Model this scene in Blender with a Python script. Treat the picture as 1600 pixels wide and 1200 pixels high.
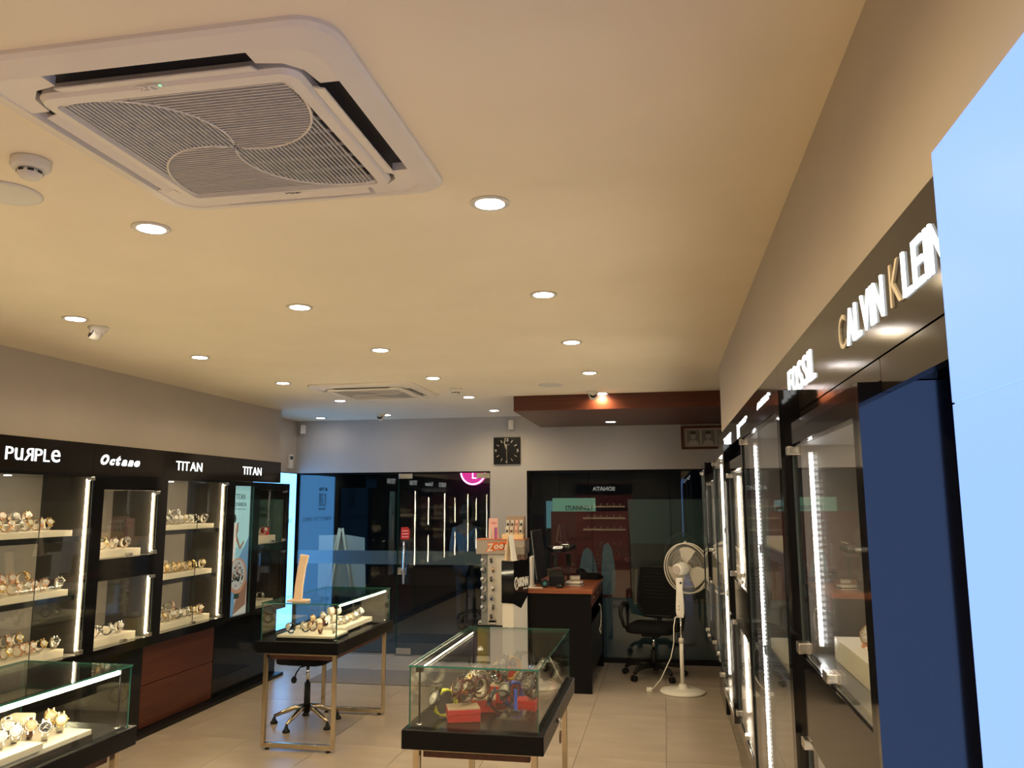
import bpy, bmesh, math, random
from mathutils import Vector, Matrix
random.seed(7)
S = bpy.context.scene
COL = S.collection
for o in list(bpy.data.objects):
    bpy.data.objects.remove(o)
PI = math.pi

# ------------------------------------------------------------------ camera, world, exposure
CAMZ = 1.766
cam_d = bpy.data.cameras.new('camera')
cam = bpy.data.objects.new('camera', cam_d)
COL.objects.link(cam)
yaw, pit, rol = math.radians(10.684), math.radians(8.382), math.radians(-0.21)
fwd = Vector((-math.sin(yaw) * math.cos(pit), math.cos(yaw) * math.cos(pit), math.sin(pit)))
rgt = Vector((math.cos(yaw), math.sin(yaw), 0))
upv = rgt.cross(fwd)
r2 = math.cos(rol) * rgt + math.sin(rol) * upv
u2 = -math.sin(rol) * rgt + math.cos(rol) * upv
cam.matrix_world = Matrix(((r2.x, u2.x, -fwd.x, 0), (r2.y, u2.y, -fwd.y, 0), (r2.z, u2.z, -fwd.z, CAMZ), (0, 0, 0, 1)))
cam_d.sensor_fit = 'HORIZONTAL'
cam_d.sensor_width = 36.0
cam_d.lens = 1250.0 / 1600.0 * 36.0
cam_d.clip_start = 0.02
S.camera = cam
w = bpy.data.worlds.new('night')
S.world = w
w.use_nodes = True
w.node_tree.nodes['Background'].inputs[0].default_value = (0.25, 0.4, 0.6, 1)
w.node_tree.nodes['Background'].inputs[1].default_value = 0.02
S.view_settings.view_transform = 'Standard'
S.view_settings.look = 'None'
S.view_settings.exposure = 0.12
S.view_settings.gamma = 1.0
S.view_settings.use_curve_mapping = False
S.cycles.use_denoising = True
S.cycles.max_bounces = 10
S.cycles.diffuse_bounces = 5
S.cycles.glossy_bounces = 5
S.cycles.transparent_max_bounces = 40
S.cycles.sample_clamp_indirect = 6.0
S.cycles.caustics_reflective = False
S.cycles.caustics_refractive = False
DOWN_W = 34.0       # watts of one ceiling downlight
DOWN_E = 30.0       # emission of its disc
STRIP_E = 80.0      # emission of the vertical light strips
WARM = (1.0, 0.765, 0.43)
COOLW = (1.0, 0.93, 0.84)

# ------------------------------------------------------------------ materials
MATS = {}

def mat(name, col, rough=0.5, metal=0.0, spec=0.5, emit=None, es=0.0, coat=0.0, noise=0.0, nscale=8.0, bump=0.0, aniso=None):
    if name in MATS:
        return MATS[name]
    m = bpy.data.materials.new(name)
    m.use_nodes = True
    nt = m.node_tree
    b = nt.nodes['Principled BSDF']
    b.inputs['Base Color'].default_value = (*col, 1)
    b.inputs['Roughness'].default_value = rough
    b.inputs['Metallic'].default_value = metal
    b.inputs['Specular IOR Level'].default_value = spec
    b.inputs['Coat Weight'].default_value = coat
    b.inputs['Coat Roughness'].default_value = 0.05
    if emit:
        b.inputs['Emission Color'].default_value = (*emit, 1)
        b.inputs['Emission Strength'].default_value = es
    if noise or bump:
        tc = nt.nodes.new('ShaderNodeTexCoord')
        mp = nt.nodes.new('ShaderNodeMapping')
        if aniso:
            mp.inputs['Scale'].default_value = aniso
        nz = nt.nodes.new('ShaderNodeTexNoise')
        nz.inputs['Scale'].default_value = nscale
        nz.inputs['Detail'].default_value = 5
        nt.links.new(tc.outputs['Object'], mp.inputs[0])
        nt.links.new(mp.outputs[0], nz.inputs['Vector'])
        if noise:
            rp = nt.nodes.new('ShaderNodeValToRGB')
            rp.color_ramp.elements[0].position = 0.3
            rp.color_ramp.elements[1].position = 0.7
            rp.color_ramp.elements[0].color = (*[c * (1 - noise) for c in col], 1)
            rp.color_ramp.elements[1].color = (*[min(1, c * (1 + noise)) for c in col], 1)
            nt.links.new(nz.outputs['Fac'], rp.inputs[0])
            nt.links.new(rp.outputs[0], b.inputs['Base Color'])
        if bump:
            bp = nt.nodes.new('ShaderNodeBump')
            bp.inputs['Strength'].default_value = bump
            bp.inputs['Distance'].default_value = 0.01
            nt.links.new(nz.outputs['Fac'], bp.inputs['Height'])
            nt.links.new(bp.outputs[0], b.inputs['Normal'])
    MATS[name] = m
    return m

def glass_mat(name, tint, f0=0.045, rough=0.0):
    m = bpy.data.materials.new(name)
    m.use_nodes = True
    nt = m.node_tree
    nt.nodes.clear()
    out = nt.nodes.new('ShaderNodeOutputMaterial')
    tr = nt.nodes.new('ShaderNodeBsdfTransparent')
    tr.inputs[0].default_value = (*tint, 1)
    gl = nt.nodes.new('ShaderNodeBsdfGlossy')
    gl.inputs['Roughness'].default_value = rough
    gl.inputs[0].default_value = (1, 1, 1, 1)
    geo = nt.nodes.new('ShaderNodeNewGeometry')
    dot = nt.nodes.new('ShaderNodeVectorMath'); dot.operation = 'DOT_PRODUCT'
    nt.links.new(geo.outputs['Normal'], dot.inputs[0])
    nt.links.new(geo.outputs['Incoming'], dot.inputs[1])
    ab = nt.nodes.new('ShaderNodeMath'); ab.operation = 'ABSOLUTE'
    nt.links.new(dot.outputs['Value'], ab.inputs[0])
    om = nt.nodes.new('ShaderNodeMath'); om.operation = 'SUBTRACT'; om.inputs[0].default_value = 1
    nt.links.new(ab.outputs[0], om.inputs[1])
    pw = nt.nodes.new('ShaderNodeMath'); pw.operation = 'POWER'; pw.inputs[1].default_value = 5
    nt.links.new(om.outputs[0], pw.inputs[0])
    ma = nt.nodes.new('ShaderNodeMath'); ma.operation = 'MULTIPLY_ADD'
    ma.inputs[1].default_value = 1 - f0; ma.inputs[2].default_value = f0
    nt.links.new(pw.outputs[0], ma.inputs[0])
    mx = nt.nodes.new('ShaderNodeMixShader')
    nt.links.new(ma.outputs[0], mx.inputs[0])
    nt.links.new(tr.outputs[0], mx.inputs[1])
    nt.links.new(gl.outputs[0], mx.inputs[2])
    nt.links.new(mx.outputs[0], out.inputs[0])
    MATS[name] = m
    return m

def wood_mat(name, c1, c2, axis, rough=0.35, coat=0.2):
    m = bpy.data.materials.new(name)
    m.use_nodes = True
    nt = m.node_tree
    b = nt.nodes['Principled BSDF']
    b.inputs['Roughness'].default_value = rough
    b.inputs['Coat Weight'].default_value = coat
    b.inputs['Coat Roughness'].default_value = 0.15
    tc = nt.nodes.new('ShaderNodeTexCoord')
    mp = nt.nodes.new('ShaderNodeMapping')
    sc = [14.0, 14.0, 14.0]; sc['xyz'.index(axis)] = 0.8
    mp.inputs['Scale'].default_value = sc
    nz = nt.nodes.new('ShaderNodeTexNoise')
    nz.inputs['Scale'].default_value = 2.2; nz.inputs['Detail'].default_value = 7; nz.inputs['Distortion'].default_value = 0.6
    rp = nt.nodes.new('ShaderNodeValToRGB')
    rp.color_ramp.elements[0].position = 0.3; rp.color_ramp.elements[1].position = 0.72
    rp.color_ramp.elements[0].color = (*c1, 1); rp.color_ramp.elements[1].color = (*c2, 1)
    nt.links.new(tc.outputs['Object'], mp.inputs[0]); nt.links.new(mp.outputs[0], nz.inputs['Vector'])
    nt.links.new(nz.outputs['Fac'], rp.inputs[0]); nt.links.new(rp.outputs[0], b.inputs['Base Color'])
    MATS[name] = m
    return m

M_ceil = mat('ceiling_paint', (0.88, 0.78, 0.60), 0.75, noise=0.02, nscale=3, bump=0.02)
M_wall = mat('grey_wall_paint', (0.44, 0.385, 0.325), 0.7, noise=0.02, nscale=4, bump=0.03)
M_wallf = mat('front_wall_paint', (0.44, 0.42, 0.40), 0.7, noise=0.02, nscale=4, bump=0.03)
M_tile = mat('floor_tile', (0.40, 0.335, 0.265), 0.28, noise=0.13, nscale=2.0, aniso=(1, 2.5, 1))
M_grout = mat('grout', (0.22, 0.19, 0.16), 0.8)
M_black = mat('black_gloss', (0.006, 0.006, 0.007), 0.07, spec=0.3)
M_gloss = mat('mirror_black_gloss', (0.006, 0.006, 0.008), 0.06, spec=0.8, coat=0.35)
M_traym = mat('black_lacquer', (0.004, 0.004, 0.005), 0.25, spec=0.15)
M_fascia = mat('black_laminate', (0.011, 0.009, 0.008), 0.10, spec=0.30, noise=0.2, nscale=300, bump=0.01)
M_blacks = mat('black_satin', (0.006, 0.006, 0.007), 0.35, spec=0.2)
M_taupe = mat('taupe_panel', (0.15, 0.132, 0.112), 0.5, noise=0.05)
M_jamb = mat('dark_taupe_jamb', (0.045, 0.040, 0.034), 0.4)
M_inner = mat('cabinet_floor', (0.16, 0.15, 0.135), 0.3)
M_wood = wood_mat('red_wood_along', (0.050, 0.011, 0.004), (0.092, 0.023, 0.008), 'y', 0.4, 0.05)
M_woodx = wood_mat('red_wood_across', (0.062, 0.012, 0.004), (0.115, 0.026, 0.009), 'x', 0.4, 0.05)
M_desk = wood_mat('cherry_desk', (0.20, 0.052, 0.018), (0.30, 0.088, 0.033), 'x', 0.35, 0.08)
M_cream = mat('cream_board', (0.80, 0.72, 0.58), 0.55)
M_steel = mat('brushed_steel', (0.62, 0.60, 0.56), 0.25, 1.0)
M_brass = mat('champagne_steel', (0.60, 0.51, 0.38), 0.22, 1.0, noise=0.06, nscale=30)
M_chrome = mat('chrome', (0.8, 0.8, 0.8), 0.08, 1.0)
M_plastic = mat('white_plastic', (0.72, 0.69, 0.62), 0.4)
M_acp = mat('ac_plastic', (0.80, 0.74, 0.66), 0.45, noise=0.02, nscale=5)
M_acg = mat('ac_grille_plastic', (0.66, 0.62, 0.57), 0.5)
M_dark = mat('dark_cavity', (0.015, 0.016, 0.02), 0.5)
M_glass = glass_mat('clear_glass', (0.97, 0.985, 0.975))
M_cglass = glass_mat('counter_glass', (0.95, 0.975, 0.96), 0.05)
M_store = glass_mat('storefront_glass', (0.80, 0.86, 0.88), 0.055)
M_edged = mat('dark_glass_edge', (0.05, 0.065, 0.06), 0.2)
M_edge = mat('green_glass_edge', (0.03, 0.16, 0.12), 0.15, emit=None)
M_acry = glass_mat('acrylic', (0.93, 0.93, 0.92), 0.05)
M_frost = mat('frosted_film', (0.16, 0.19, 0.20), 0.6)
M_disc = mat('downlight_disc', (1, 1, 1), 0.5, emit=(1.0, 0.93, 0.92), es=DOWN_E)
M_strip = mat('light_strip', (1, 1, 1), 0.5, emit=(1.0, 0.87, 0.70), es=STRIP_E)
M_stripd = mat('dim_light_strip', (1, 1, 1), 0.5, emit=(1.0, 0.9, 0.78), es=0.9)
M_stripw = mat('warm_light_strip', (1, 1, 1), 0.5, emit=(1.0, 0.80, 0.50), es=120.0)
M_diode = mat('light_diode', (1, 1, 1), 0.5, emit=(0.98, 0.97, 1.0), es=60.0)
M_tube, M_tubed, M_tuben = (mat('counter_tube_%s' % k, (1, 1, 1), 0.5, emit=(1.0, 0.82, 0.56), es=e) for k, e in (('clear', 85.0), ('dim', 16.0), ('near', 60.0)))
M_sign = mat('lit_letter', (0.9, 0.9, 0.9), 0.4, emit=(0.86, 0.95, 1.0), es=1.5)
M_signcream = mat('unlit_letter', (0.62, 0.56, 0.44), 0.4)
M_lbox = mat('lightbox_face', (0.02, 0.03, 0.04), 0.35, spec=0.1, emit=(0.25, 0.435, 1.0), es=1.28)
M_panelE = mat('lit_panel_face', (0.2, 0.3, 0.3), 0.3, emit=(0.135, 0.46, 1.0), es=3.4)
M_ink = mat('dark_ink', (0.02, 0.06, 0.09), 0.5)
M_rubber = mat('black_rubber', (0.008, 0.008, 0.008), 0.5, spec=0.3)
M_fabric = mat('black_fabric', (0.009, 0.009, 0.010), 0.85, spec=0.12, bump=0.3, nscale=200)
M_gold = mat('gold', (0.90, 0.62, 0.24), 0.22, 1.0)
M_rose = mat('rose_gold', (0.90, 0.58, 0.42), 0.24, 1.0)
M_silver = mat('silver', (0.82, 0.80, 0.76), 0.22, 1.0)
M_gun = mat('gunmetal', (0.12, 0.12, 0.13), 0.3, 1.0)
M_lblack = mat('black_leather', (0.02, 0.018, 0.016), 0.5, bump=0.2, nscale=120)
M_lbrown = mat('brown_leather', (0.12, 0.045, 0.022), 0.5, bump=0.2, nscale=120)
M_lmar = mat('maroon_rubber', (0.10, 0.025, 0.022), 0.5)
M_yel = mat('neon_yellow_rubber', (0.75, 0.80, 0.05), 0.45)
M_org = mat('amber_rubber', (0.75, 0.42, 0.05), 0.45)
M_blu = mat('blue_rubber', (0.02, 0.07, 0.55), 0.4)
M_dwhite = mat('white_dial', (0.85, 0.82, 0.75), 0.3, coat=0.6)
M_dchamp = mat('champagne_dial', (0.78, 0.62, 0.36), 0.3, coat=0.6)
M_dblack = mat('black_dial', (0.02, 0.02, 0.025), 0.2, coat=0.6)
M_ddark = mat('charcoal_dial', (0.09, 0.075, 0.07), 0.25, coat=0.6)
M_dgrey = mat('grey_dial', (0.42, 0.40, 0.38), 0.25, coat=0.6)
M_hand = mat('dial_marks', (0.05, 0.045, 0.04), 0.4)
M_handl = mat('pale_dial_marks', (0.8, 0.78, 0.7), 0.4)
M_red = mat('red_card', (0.55, 0.012, 0.012), 0.4)
M_kraft = mat('kraft_card', (0.42, 0.30, 0.21), 0.7)
M_paper = mat('paper', (0.75, 0.72, 0.66), 0.7)
M_beige = mat('beige_card', (0.72, 0.55, 0.38), 0.6)
M_pink = mat('pink_card', (0.85, 0.52, 0.46), 0.5)
M_orange = mat('orange_print', (0.80, 0.16, 0.04), 0.5)
M_greyc = mat('grey_card', (0.42, 0.37, 0.32), 0.5)
M_white = mat('white_card', (0.68, 0.65, 0.58), 0.45)
M_mat = mat('grey_carpet', (0.17, 0.15, 0.13), 0.95, noise=0.15, nscale=60, bump=0.5)

# ------------------------------------------------------------------ mesh helpers
class MB:
    def __init__(self):
        self.v = []; self.f = []; self.mi = []; self.mats = []; self.smooth = []
    def m(self, material):
        if material not in self.mats:
            self.mats.append(material)
        return self.mats.index(material)
    def add(self, vs, fs, material, smooth=False):
        k = len(self.v); i = self.m(material)
        self.v += [tuple(p) for p in vs]
        for f in fs:
            self.f.append([k + a for a in f]); self.mi.append(i); self.smooth.append(smooth)
        return self
    def box(self, a, b, material, edge=None, thin=None):
        x0, x1 = sorted((a[0], b[0])); y0, y1 = sorted((a[1], b[1])); z0, z1 = sorted((a[2], b[2]))
        vs = [(x0, y0, z0), (x1, y0, z0), (x1, y1, z0), (x0, y1, z0), (x0, y0, z1), (x1, y0, z1), (x1, y1, z1), (x0, y1, z1)]
        fs = [(0, 3, 2, 1), (4, 5, 6, 7), (0, 1, 5, 4), (2, 3, 7, 6), (1, 2, 6, 5), (3, 0, 4, 7)]
        if edge is None:
            return self.add(vs, fs, material)
        t = 'xyz'.index(thin)
        big = {0: (4, 5), 1: (2, 3), 2: (0, 1)}[t]
        self.add(vs, [fs[i] for i in big], material)
        self.add(vs, [fs[i] for i in range(6) if i not in big], edge)
        return self
    def cyl(self, p0, p1, r0, r1=None, material=None, n=16, caps=True, smooth=True):
        p0 = Vector(p0); p1 = Vector(p1); r1 = r0 if r1 is None else r1
        d = (p1 - p0).normalized()
        a = d.orthogonal().normalized(); b = d.cross(a)
        vs = []
        for p, r in ((p0, r0), (p1, r1)):
            for i in range(n):
                t = 2 * PI * i / n
                vs.append(p + a * (r * math.cos(t)) + b * (r * math.sin(t)))
        self.add(vs, [(i, (i + 1) % n, n + (i + 1) % n, n + i) for i in range(n)], material, smooth)
        if caps:
            self.add(vs, [tuple(reversed(range(n))), tuple(range(n, 2 * n))], material)
        return self
    def tube(self, pts, r, material, n=8, closed=False, smooth=True):
        pts = [Vector(p) for p in pts]; N = len(pts)
        rs = r if isinstance(r, (list, tuple)) else [r] * N
        tang = []
        for i in range(N):
            if closed:
                t = pts[(i + 1) % N] - pts[i - 1]
            else:
                t = pts[min(i + 1, N - 1)] - pts[max(i - 1, 0)]
            tang.append(t.normalized())
        a = tang[0].orthogonal().normalized(); vs = []
        for i in range(N):
            a = (a - tang[i] * a.dot(tang[i]))
            a = a.normalized() if a.length > 1e-6 else tang[i].orthogonal().normalized()
            b = tang[i].cross(a)
            for k in range(n):
                t = 2 * PI * k / n
                vs.append(pts[i] + a * (rs[i] * math.cos(t)) + b * (rs[i] * math.sin(t)))
        fs = []
        for i in range(N if closed else N - 1):
            j = (i + 1) % N
            for k in range(n):
                fs.append((i * n + k, i * n + (k + 1) % n, j * n + (k + 1) % n, j * n + k))
        self.add(vs, fs, material, smooth)
        if not closed:
            self.add(vs, [tuple(reversed(range(n))), tuple(range((N - 1) * n, N * n))], material)
        return self
    def lathe(self, prof, material, n=24, mtx=None, smooth=True):
        vs = []; fs = []
        for (r, z) in prof:
            for i in range(n):
                t = 2 * PI * i / n
                vs.append(Vector((r * math.cos(t), r * math.sin(t), z)))
        for j in range(len(prof) - 1):
            for i in range(n):
                fs.append((j * n + i, j * n + (i + 1) % n, (j + 1) * n + (i + 1) % n, (j + 1) * n + i))
        fs.append(tuple(reversed(range(n)))); L = (len(prof) - 1) * n
        fs.append(tuple(range(L, L + n)))
        if mtx is not None:
            vs = [mtx @ v for v in vs]
        return self.add(vs, fs, material, smooth)
    def prism(self, poly, vec, material, org=(0, 0, 0), ax=(1, 0, 0), ay=(0, 0, 1)):
        org = Vector(org); ax = Vector(ax); ay = Vector(ay); vec = Vector(vec); n = len(poly)
        b = [org + ax * p[0] + ay * p[1] for p in poly]
        vs = b + [p + vec for p in b]
        fs = [tuple(reversed(range(n))), tuple(range(n, 2 * n))] + [(i, (i + 1) % n, n + (i + 1) % n, n + i) for i in range(n)]
        return self.add(vs, fs, material)
    def mesh(self, name, bevel=0.0):
        me = bpy.data.meshes.new(name)
        me.from_pydata(self.v, [], self.f)
        for x in self.mats:
            me.materials.append(x)
        me.polygons.foreach_set('material_index', self.mi)
        me.polygons.foreach_set('use_smooth', self.smooth)
        bm = bmesh.new(); bm.from_mesh(me)
        bmesh.ops.remove_doubles(bm, verts=bm.verts, dist=1e-6)
        bmesh.ops.recalc_face_normals(bm, faces=bm.faces)
        if bevel:
            es = [e for e in bm.edges if len(e.link_faces) == 2 and e.calc_face_angle(0) > 0.6]
            bmesh.ops.bevel(bm, geom=es, offset=bevel, segments=2, affect='EDGES', profile=0.5)
        bm.to_mesh(me); bm.free()
        me.update()
        return me
    def obj(self, name, parent=None, bevel=0.0):
        o = bpy.data.objects.new(name, self.mesh(name, bevel))
        COL.objects.link(o)
        if parent is not None:
            put(o, parent)
        return o

def put(o, parent):
    o.parent = parent

def tag(o, label, cat, group=None):
    o['label'] = label; o['category'] = cat
    if group:
        o['group'] = group
    return o

def thing(name, label, cat, loc=(0, 0, 0), rz=0.0, group=None):
    o = bpy.data.objects.new(name, None)
    o.empty_display_size = 0.05
    COL.objects.link(o)
    o.location = loc; o.rotation_euler = (0, 0, rz)
    return tag(o, label, cat, group)

def structure(o):
    o['kind'] = 'structure'
    return o

class TB(MB):
    "mesh builder in world coordinates that lands in the local frame of an unrotated thing"
    def obj(self, name, parent=None, bevel=0.0, origin=None):
        if parent is not None:
            off = Vector((0, 0, 0)); p = parent
            while p is not None:
                off += Vector(p.location); p = p.parent
            self.v = [tuple(Vector(q) - off) for q in self.v]
        return MB.obj(self, name, parent, bevel)

def copy_thing(root, loc, rz, label, group=None, scale=None):
    r = root.copy(); COL.objects.link(r)
    r.location = loc; r.rotation_euler = (0, 0, rz)
    if scale:
        r.scale = (scale,) * 3
    r['label'] = label
    if group:
        r['group'] = group
    for ch in list(root.children):
        c = ch.copy(); COL.objects.link(c); c.parent = r
        for g in list(ch.children):
            d = g.copy(); COL.objects.link(d); d.parent = c
    return r

def text_mesh(txt, width, height, depth, shear=0.0, bold=0.0, spacing=1.0):
    "letters in the local XY plane, lower left corner at the origin; returns (verts, faces)"
    cu = bpy.data.curves.new('txt', 'FONT')
    cu.body = txt; cu.size = 1.0; cu.shear = shear; cu.offset = bold; cu.space_character = spacing
    cu.resolution_u = 3
    cu.extrude = 0.5
    o = bpy.data.objects.new('txt', cu); COL.objects.link(o)
    dg = bpy.context.evaluated_depsgraph_get()
    me = bpy.data.meshes.new_from_object(o.evaluated_get(dg))
    vs = [v.co.copy() for v in me.vertices]; fs = [tuple(p.vertices) for p in me.polygons]
    bpy.data.objects.remove(o); bpy.data.curves.remove(cu); bpy.data.meshes.remove(me)
    x0 = min(v.x for v in vs); x1 = max(v.x for v in vs); y0 = min(v.y for v in vs); y1 = max(v.y for v in vs)
    out = [Vector(((v.x - x0) / max(1e-6, x1 - x0) * width, (v.y - y0) / max(1e-6, y1 - y0) * height, (v.z + 0.5) * depth)) for v in vs]
    return out, fs

def add_text(mb, txt, org, ax, ay, width, height, depth, material, **k):
    org = Vector(org); ax = Vector(ax); ay = Vector(ay); az = ax.cross(ay)
    vs, fs = text_mesh(txt, width, height, depth, **k)
    mb.add([org + ax * v.x + ay * v.y + az * v.z for v in vs], fs, material)
    return mb

H = 2.766
YF = 9.25          # inner face of the shopfront wall
YB = -3.2
# ------------------------------------------------------------------ setting
fl = structure(TB().box((-4.65, YB - 0.1, -0.12), (1.05, YF + 0.15, -0.012), M_grout).obj('floor'))
TX, TY = 0.62, 1.17
tile = MB().box((0.0015, 0.0015, -0.011), (TX - 0.0015, TY - 0.0015, 0.0), M_tile).mesh('tile', 0.0)
xs = [-0.045 + TX * i for i in range(-8, 2)]
ys = [5.9 + TY * j for j in range(-8, 3)]
for x in xs:
    for y in ys:
        if x < -4.66 or x > 0.9:
            continue
        hh = TY if y + TY < YF + 0.1 else YF + 0.1 - y
        if hh < 0.1:
            continue
        o = bpy.data.objects.new('tile', tile); COL.objects.link(o); o.parent = fl
        o.location = (x, y, random.uniform(-0.0006, 0)); o.scale = (1, hh / TY, 1)
structure(TB().box((-4.65, YB - 0.1, H), (1.05, YF + 0.15, H + 0.12), M_ceil).obj('ceiling'))
wl = TB()
wl.box((-4.65, YB, 0), (-4.43, 8.14, 2.186), M_wall)
wl.box((-4.65, 8.14, 0), (-4.47, YF, H), M_wall)
structure(wl.obj('wall_left'))
structure(TB().box((-4.65, YB, 2.186), (-4.12, 8.14, H), M_wall).obj('trim_3'))
wr = TB()
wr.box((0.88, YB, 0), (1.05, YF, H), M_wall)
structure(wr.obj('wall_right'))
structure(TB().box((0.43, YB, 2.24), (0.88, 6.12, H), M_wall).obj('trim_2'))
wf = TB()
wf.box((-4.65, YF, 2.125), (1.05, YF + 0.15, H), M_wallf)
wf.box((-2.01, YF, 0), (-1.574, YF + 0.15, 2.125), M_wallf)
structure(wf.obj('wall_front'))
structure(TB().box((-4.65, YB - 0.1, 0), (1.05, YB, H), mat('dark_rear_wall', (0.045, 0.042, 0.04), 0.6)).obj('wall_back'))
structure(TB().box((-1.39, 7.45, 2.62), (0.88, 9.15, H - 0.001), M_woodx).obj('trim_1'))

# shopfront glazing
w1 = structure(TB().box((-4.47, YF + 0.02, 2.10), (-3.15, YF + 0.06, 2.125), M_black).obj('window_1'))
TB().box((-4.47, YF + 0.03, 0.02), (-3.15, YF + 0.042, 2.10), M_store, M_edge, 'y').obj('glass_pane', w1)
TB().box((-4.47, YF + 0.015, 0), (-4.43, YF + 0.06, 2.10), M_black).obj('jamb', w1)
TB().box((-4.43, YF + 0.015, 0.0), (-3.15, YF + 0.055, 0.02), M_steel).obj('floor_channel', w1)
TB().box((-4.43, YF + 0.0425, 1.036), (-3.15, YF + 0.0435, 1.195), M_frost).obj('frosted_band', w1)
d1 = structure(TB().box((-3.14, YF + 0.02, 2.108), (-2.01, YF + 0.06, 2.125), M_black).obj('door_1'))
TB().box((-3.14, YF + 0.03, 0.01), (-2.02, YF + 0.042, 2.10), M_store, M_edge, 'y').obj('glass_pane', d1)
TB().box((-3.14, YF + 0.0425, 1.036), (-2.02, YF + 0.0435, 1.195), M_frost).obj('frosted_band', d1)
for (x0, x1, z0, z1) in ((-3.14, -2.97, 2.045, 2.105), (-2.18, -2.02, 2.045, 2.105), (-3.14, -2.96, 0.012, 0.085)):
    TB().box((x0, YF + 0.018, z0), (x1, YF + 0.054, z1), M_steel).obj('patch_fitting', d1, 0.003)
TB().box((-3.135, YF + 0.018, 0.92), (-3.03, YF + 0.054, 1.0), M_steel).cyl((-3.08, YF + 0.019, 0.96), (-3.08, YF + 0.006, 0.96), 0.018, None, M_chrome).obj('lock', d1)
hd = TB()
hd.cyl((-3.04, YF - 0.045, 0.82), (-3.04, YF - 0.045, 1.31), 0.016, None, M_chrome, 16)
for z in (0.9, 1.23):
    hd.cyl((-3.04, YF - 0.045, z), (-3.04, YF + 0.03, z), 0.009, None, M_chrome, 10)
hd.obj('door_handle', d1)
w2 = structure(TB().box((-1.574, YF + 0.0, 2.105), (0.88, YF + 0.07, 2.125), M_black).obj('window_2'))
for (x0, x1) in ((-1.535, -0.83), (-0.827, 0.05), (0.053, 0.88)):
    TB().box((x0, YF + 0.03, 0.05), (x1, YF + 0.042, 2.105), M_store, M_edge, 'y').obj('glass_pane', w2)
TB().box((-1.574, YF + 0.0, 0), (-1.535, YF + 0.07, 2.105), M_black).obj('jamb', w2)
TB().box((-1.535, YF + 0.0, 0.0), (0.88, YF + 0.07, 0.05), M_blacks).obj('floor_channel', w2)

# ------------------------------------------------------------------ outside the glass: dark arcade
M_arc = mat('arcade_floor', (0.10, 0.10, 0.10), 0.25, noise=0.1)
M_arcw = mat('arcade_wall', (0.05, 0.06, 0.07), 0.6)
structure(TB().box((-9, YF + 0.15, -0.12), (6, 17, 0.0), M_arc).obj('arcade_floor'))
structure(TB().box((-9, YF + 0.15, 3.0), (6, 17, 3.1), M_arcw).obj('arcade_ceiling'))
structure(TB().box((-9, 16.9, 0), (6, 17.1, 3.0), M_arcw).obj('arcade_wall'))

# ------------------------------------------------------------------ ceiling lights
GRP_D = 'round downlights in the ceiling'
def make_downlight(label):
    t = thing('downlight', label, 'downlight', (0, 0, H), 0, GRP_D)
    rg = MB()
    rg.lathe([(0.050, 0.0), (0.066, 0.0), (0.068, -0.004), (0.062, -0.008), (0.050, -0.006)], M_plastic, 28)
    rg.obj('trim_ring', t)
    MB().lathe([(0.001, -0.0065), (0.049, -0.0065), (0.050, -0.003), (0.001, -0.003)], M_disc, 28).obj('lamp_disc', t)
    return t
rowname = {-0.55: 'row nearest the display wall with the tall light box', -1.82: 'middle row', -3.13: 'row near the wall of watch shelves'}
dl0 = None
nord = ['first', 'second', 'third', 'fourth', 'fifth', 'sixth', 'seventh', 'eighth', 'ninth', 'tenth', 'eleventh', 'twelfth']
spots = []
for x in (-0.55, -1.82, -3.13):
    k = 0
    for y in (2.525, 3.75, 4.95, 6.19, 7.41, 8.58):
        if (x == -3.13 and y in (2.525, 8.58)) or (x == -0.55 and y == 8.58):
            continue
        short = {-0.55: 'rightmost row', -1.82: 'middle row', -3.13: 'leftmost row'}[x]
        spots.append((x, y, H, 'lit round ceiling downlight, %s from the camera in the %s' % (nord[k], short)))
        k += 1
spots.append((-0.55, 8.65, 2.62, 'lit round downlight set into the underside of the wooden ceiling box'))
spots.append((-4.0, 8.9, H, 'lit round ceiling downlight in the corner above the bright blue panel'))
spots.append((-3.13, 8.75, H, 'lit round ceiling downlight half hidden by the small dome camera'))
for y in (1.3, 0.1, -1.1, -2.3):
    for x in (-0.55, -1.82, -3.13):
        if abs(y - 1.3) < .1 and x == -1.82:
            continue
        spots.append((x, y, H, None))
for (x, y, z, lab) in spots:
    if lab:
        if dl0 is None:
            dl0 = make_downlight(lab); dl0.location = (x, y, z)
        else:
            copy_thing(dl0, (x, y, z), 0, lab)
    ld = bpy.data.lights.new('downlight_lamp', 'SPOT')
    ld.energy = DOWN_W * (0.06 if y > 8.7 else 0.06 if z < 2.7 else 0.12 if (x < -3 and y > 8.5) else 0.95 if y > 8.5 else 2.0 if y < 2 else 1.0); ld.color = WARM; ld.spot_size = math.radians(165); ld.spot_blend = 0.6; ld.shadow_soft_size = 0.045
    lo = bpy.data.objects.new('downlight_lamp', ld); COL.objects.link(lo); lo.location = (x, y, z - 0.012)
# ------------------------------------------------------------------ ceiling cassettes
def rounded(hx, hy, r, n=6):
    pts = []
    for (cx, cy, a0) in ((hx - r, hy - r, 0), (-hx + r, hy - r, 90), (-hx + r, -hy + r, 180), (hx - r, -hy + r, 270)):
        for i in range(n + 1):
            a = math.radians(a0 + 90 * i / n)
            pts.append((cx + r * math.cos(a), cy + r * math.sin(a)))
    return pts

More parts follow.
